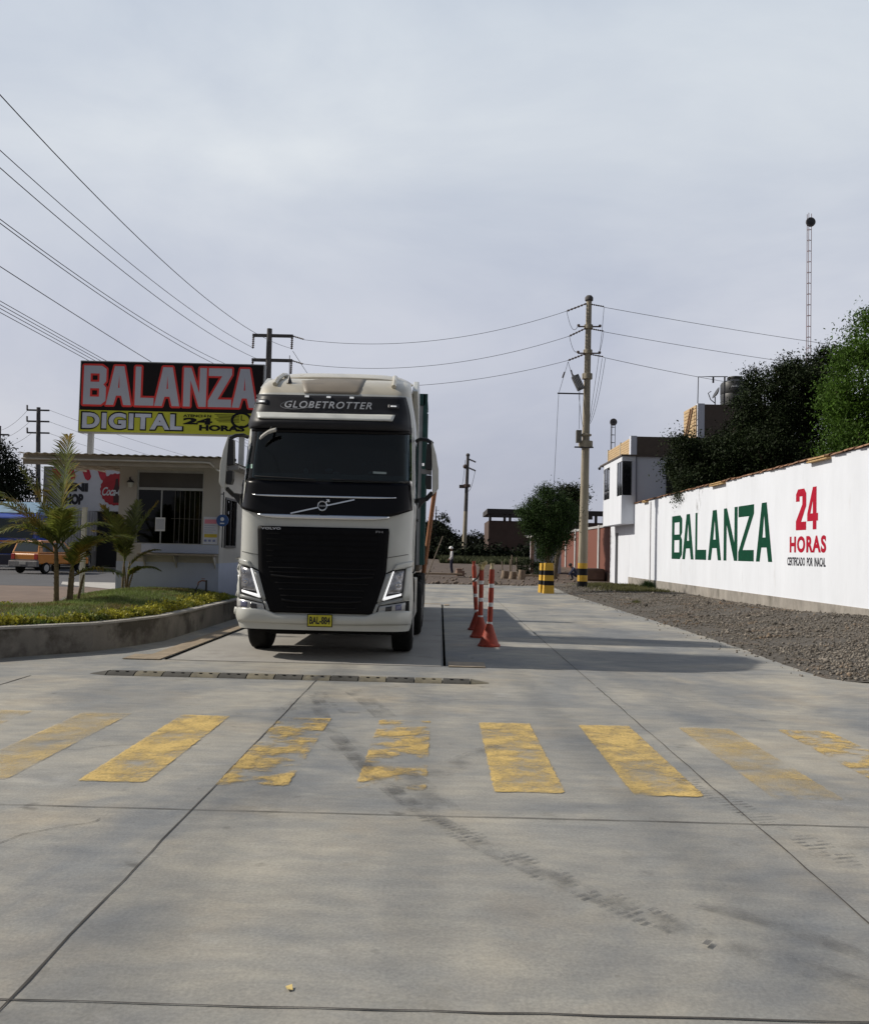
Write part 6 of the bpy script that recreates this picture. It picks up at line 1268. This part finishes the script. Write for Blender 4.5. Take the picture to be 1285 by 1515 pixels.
m = MB().prism([(43.35, 2.95), (43.9, 3.5), (45, 3.55), (45, 2.95)], (x0+.1, x1-.1), 'x'); m.build('wind_deflector', ps, t, bevel=.04)
MB().prism([(42.985, 1.75), (43.135, 2.68), (43.12, 2.68), (42.97, 1.75)], (x0+.12, x1-.12), 'x').build('windscreen', M('lorry_glass', (.02, .03, .035), .1), t)
MB().bx(x0, x1, 42.85, 43.0, .45, .95).build('bumper', M('lorry_bumper', (.03, .03, .05), .6), t, bevel=.03); MB().bx(x0+.2, x1-.2, 42.97, 43.0, 1.0, 1.5).build('grille', black_pl, t)
MB().bx(x0+.02, x1-.02, 42.985, 43.0, 1.55, 1.62).build('orange_stripe', M('orange_stripe', (.5, .15, .03), .5), t)
for sx, xx_ in ((-1, x0+.25), (1, x1-.25)):
    MB().bx(xx_-.15, xx_+.15, 42.83, 42.86, .6, .78).build('headlight', M('hl', (.5, .5, .5), .3), t)
    MB().bx((x0-.28) if sx < 0 else x1+.05, (x0-.05) if sx < 0 else x1+.28, 43.1, 43.18, 1.9, 2.5).build('side_mirror', black_pl, t, bevel=.02)
    for y_ in (44.0, 48.6, 49.8):
        tw = wheel((x0+.2 if sx < 0 else x1-.2)-(-20.6), y_-43, .48, .3, t, sx)
m = MB().bx(x0, x1, 45.15, 50.6, 1.15, 3.35)
for k in range(14): m.bx(x1, x1+.05, 45.2+k*.39, 45.32+k*.39, 1.15, 3.35)
m.build('load_body', M('ribbed_grey', (.28, .28, .30), .6, var=.15), t); MB().bx(-21.4, -19.9, 45.1, 50.5, .6, .95).build('chassis', frame_k, t)

t = thing('mini_shop', (-19.5, 52, .2), 'shop front across the road under a white and red MINI SHOP banner', 'shop')
MB().bx(-23.2, -12, 52.3, 58, .2, 6.0).build('wall', M('shop_wall', (.30, .29, .28), .8), t)
MB().bx(-19.9, -14, 52.2, 52.28, .2, 3.4).build('dark_entrance', M('shop_dark', (.008, .008, .009), .7), t)
bn = MB().bx(-22.6, -15.2, 52.0, 52.2, 3.45, 5.86).build('banner', M('banner_white', (.58, .58, .61), .6, var=.04), t)
for x_ in (-22.6, -21.75, -20.85, -19.95):
    m = MB().prism([(x_, 5.84), (x_+.42, 5.84), (x_+.55, 5.45), (x_+.50, 5.28), (x_+.36, 5.20), (x_+.22, 5.28), (x_+.14, 5.45)], (51.98, 51.996), 'y'); m.build('red_awning_stripe', M('banner_red', (.50, .03, .05), .6), bn)
kk = M('banner_black', (.02, .02, .025), .6)
put('shop_word', fit(text2d('MINI', .07), -22.1, -20.45, 4.55, 5.05), plane(51.98), kk, bn); put('shop_word', fit(text2d('SHOP', .07), -22.0, -20.7, 3.78, 4.42), plane(51.98), kk, bn)
m = MB(); n = 42; vs = [(-18.85, 51.975, 4.72)]+[(-18.85+(.86+.05*(k % 2))*math.cos(2*math.pi*k/n), 51.975, 4.72+(.90+.05*(k % 2))*math.sin(2*math.pi*k/n)) for k in range(n)]; m.add(vs, [(0, 1+k, 1+(k+1) % n) for k in range(n)]); m.build('bottle_cap', M('cap_red', (.36, .012, .02), .5), bn)
MB().prism([(-18.95, 3.95), (-18.62, 3.95), (-18.60, 4.7), (-18.68, 5.0), (-18.72, 5.35), (-18.85, 5.35), (-18.89, 5.0), (-18.97, 4.7)], (51.965, 51.972), 'y').build('bottle_shape', M('bottle_dark', (.04, .008, .008), .4), bn)
put('cap_script', fit(text2d('Coca-Cola', .02, .45, .9), -19.62, -18.0, 4.35, 4.85), plane(51.96), M('script_white', (.6, .6, .6), .6), bn)
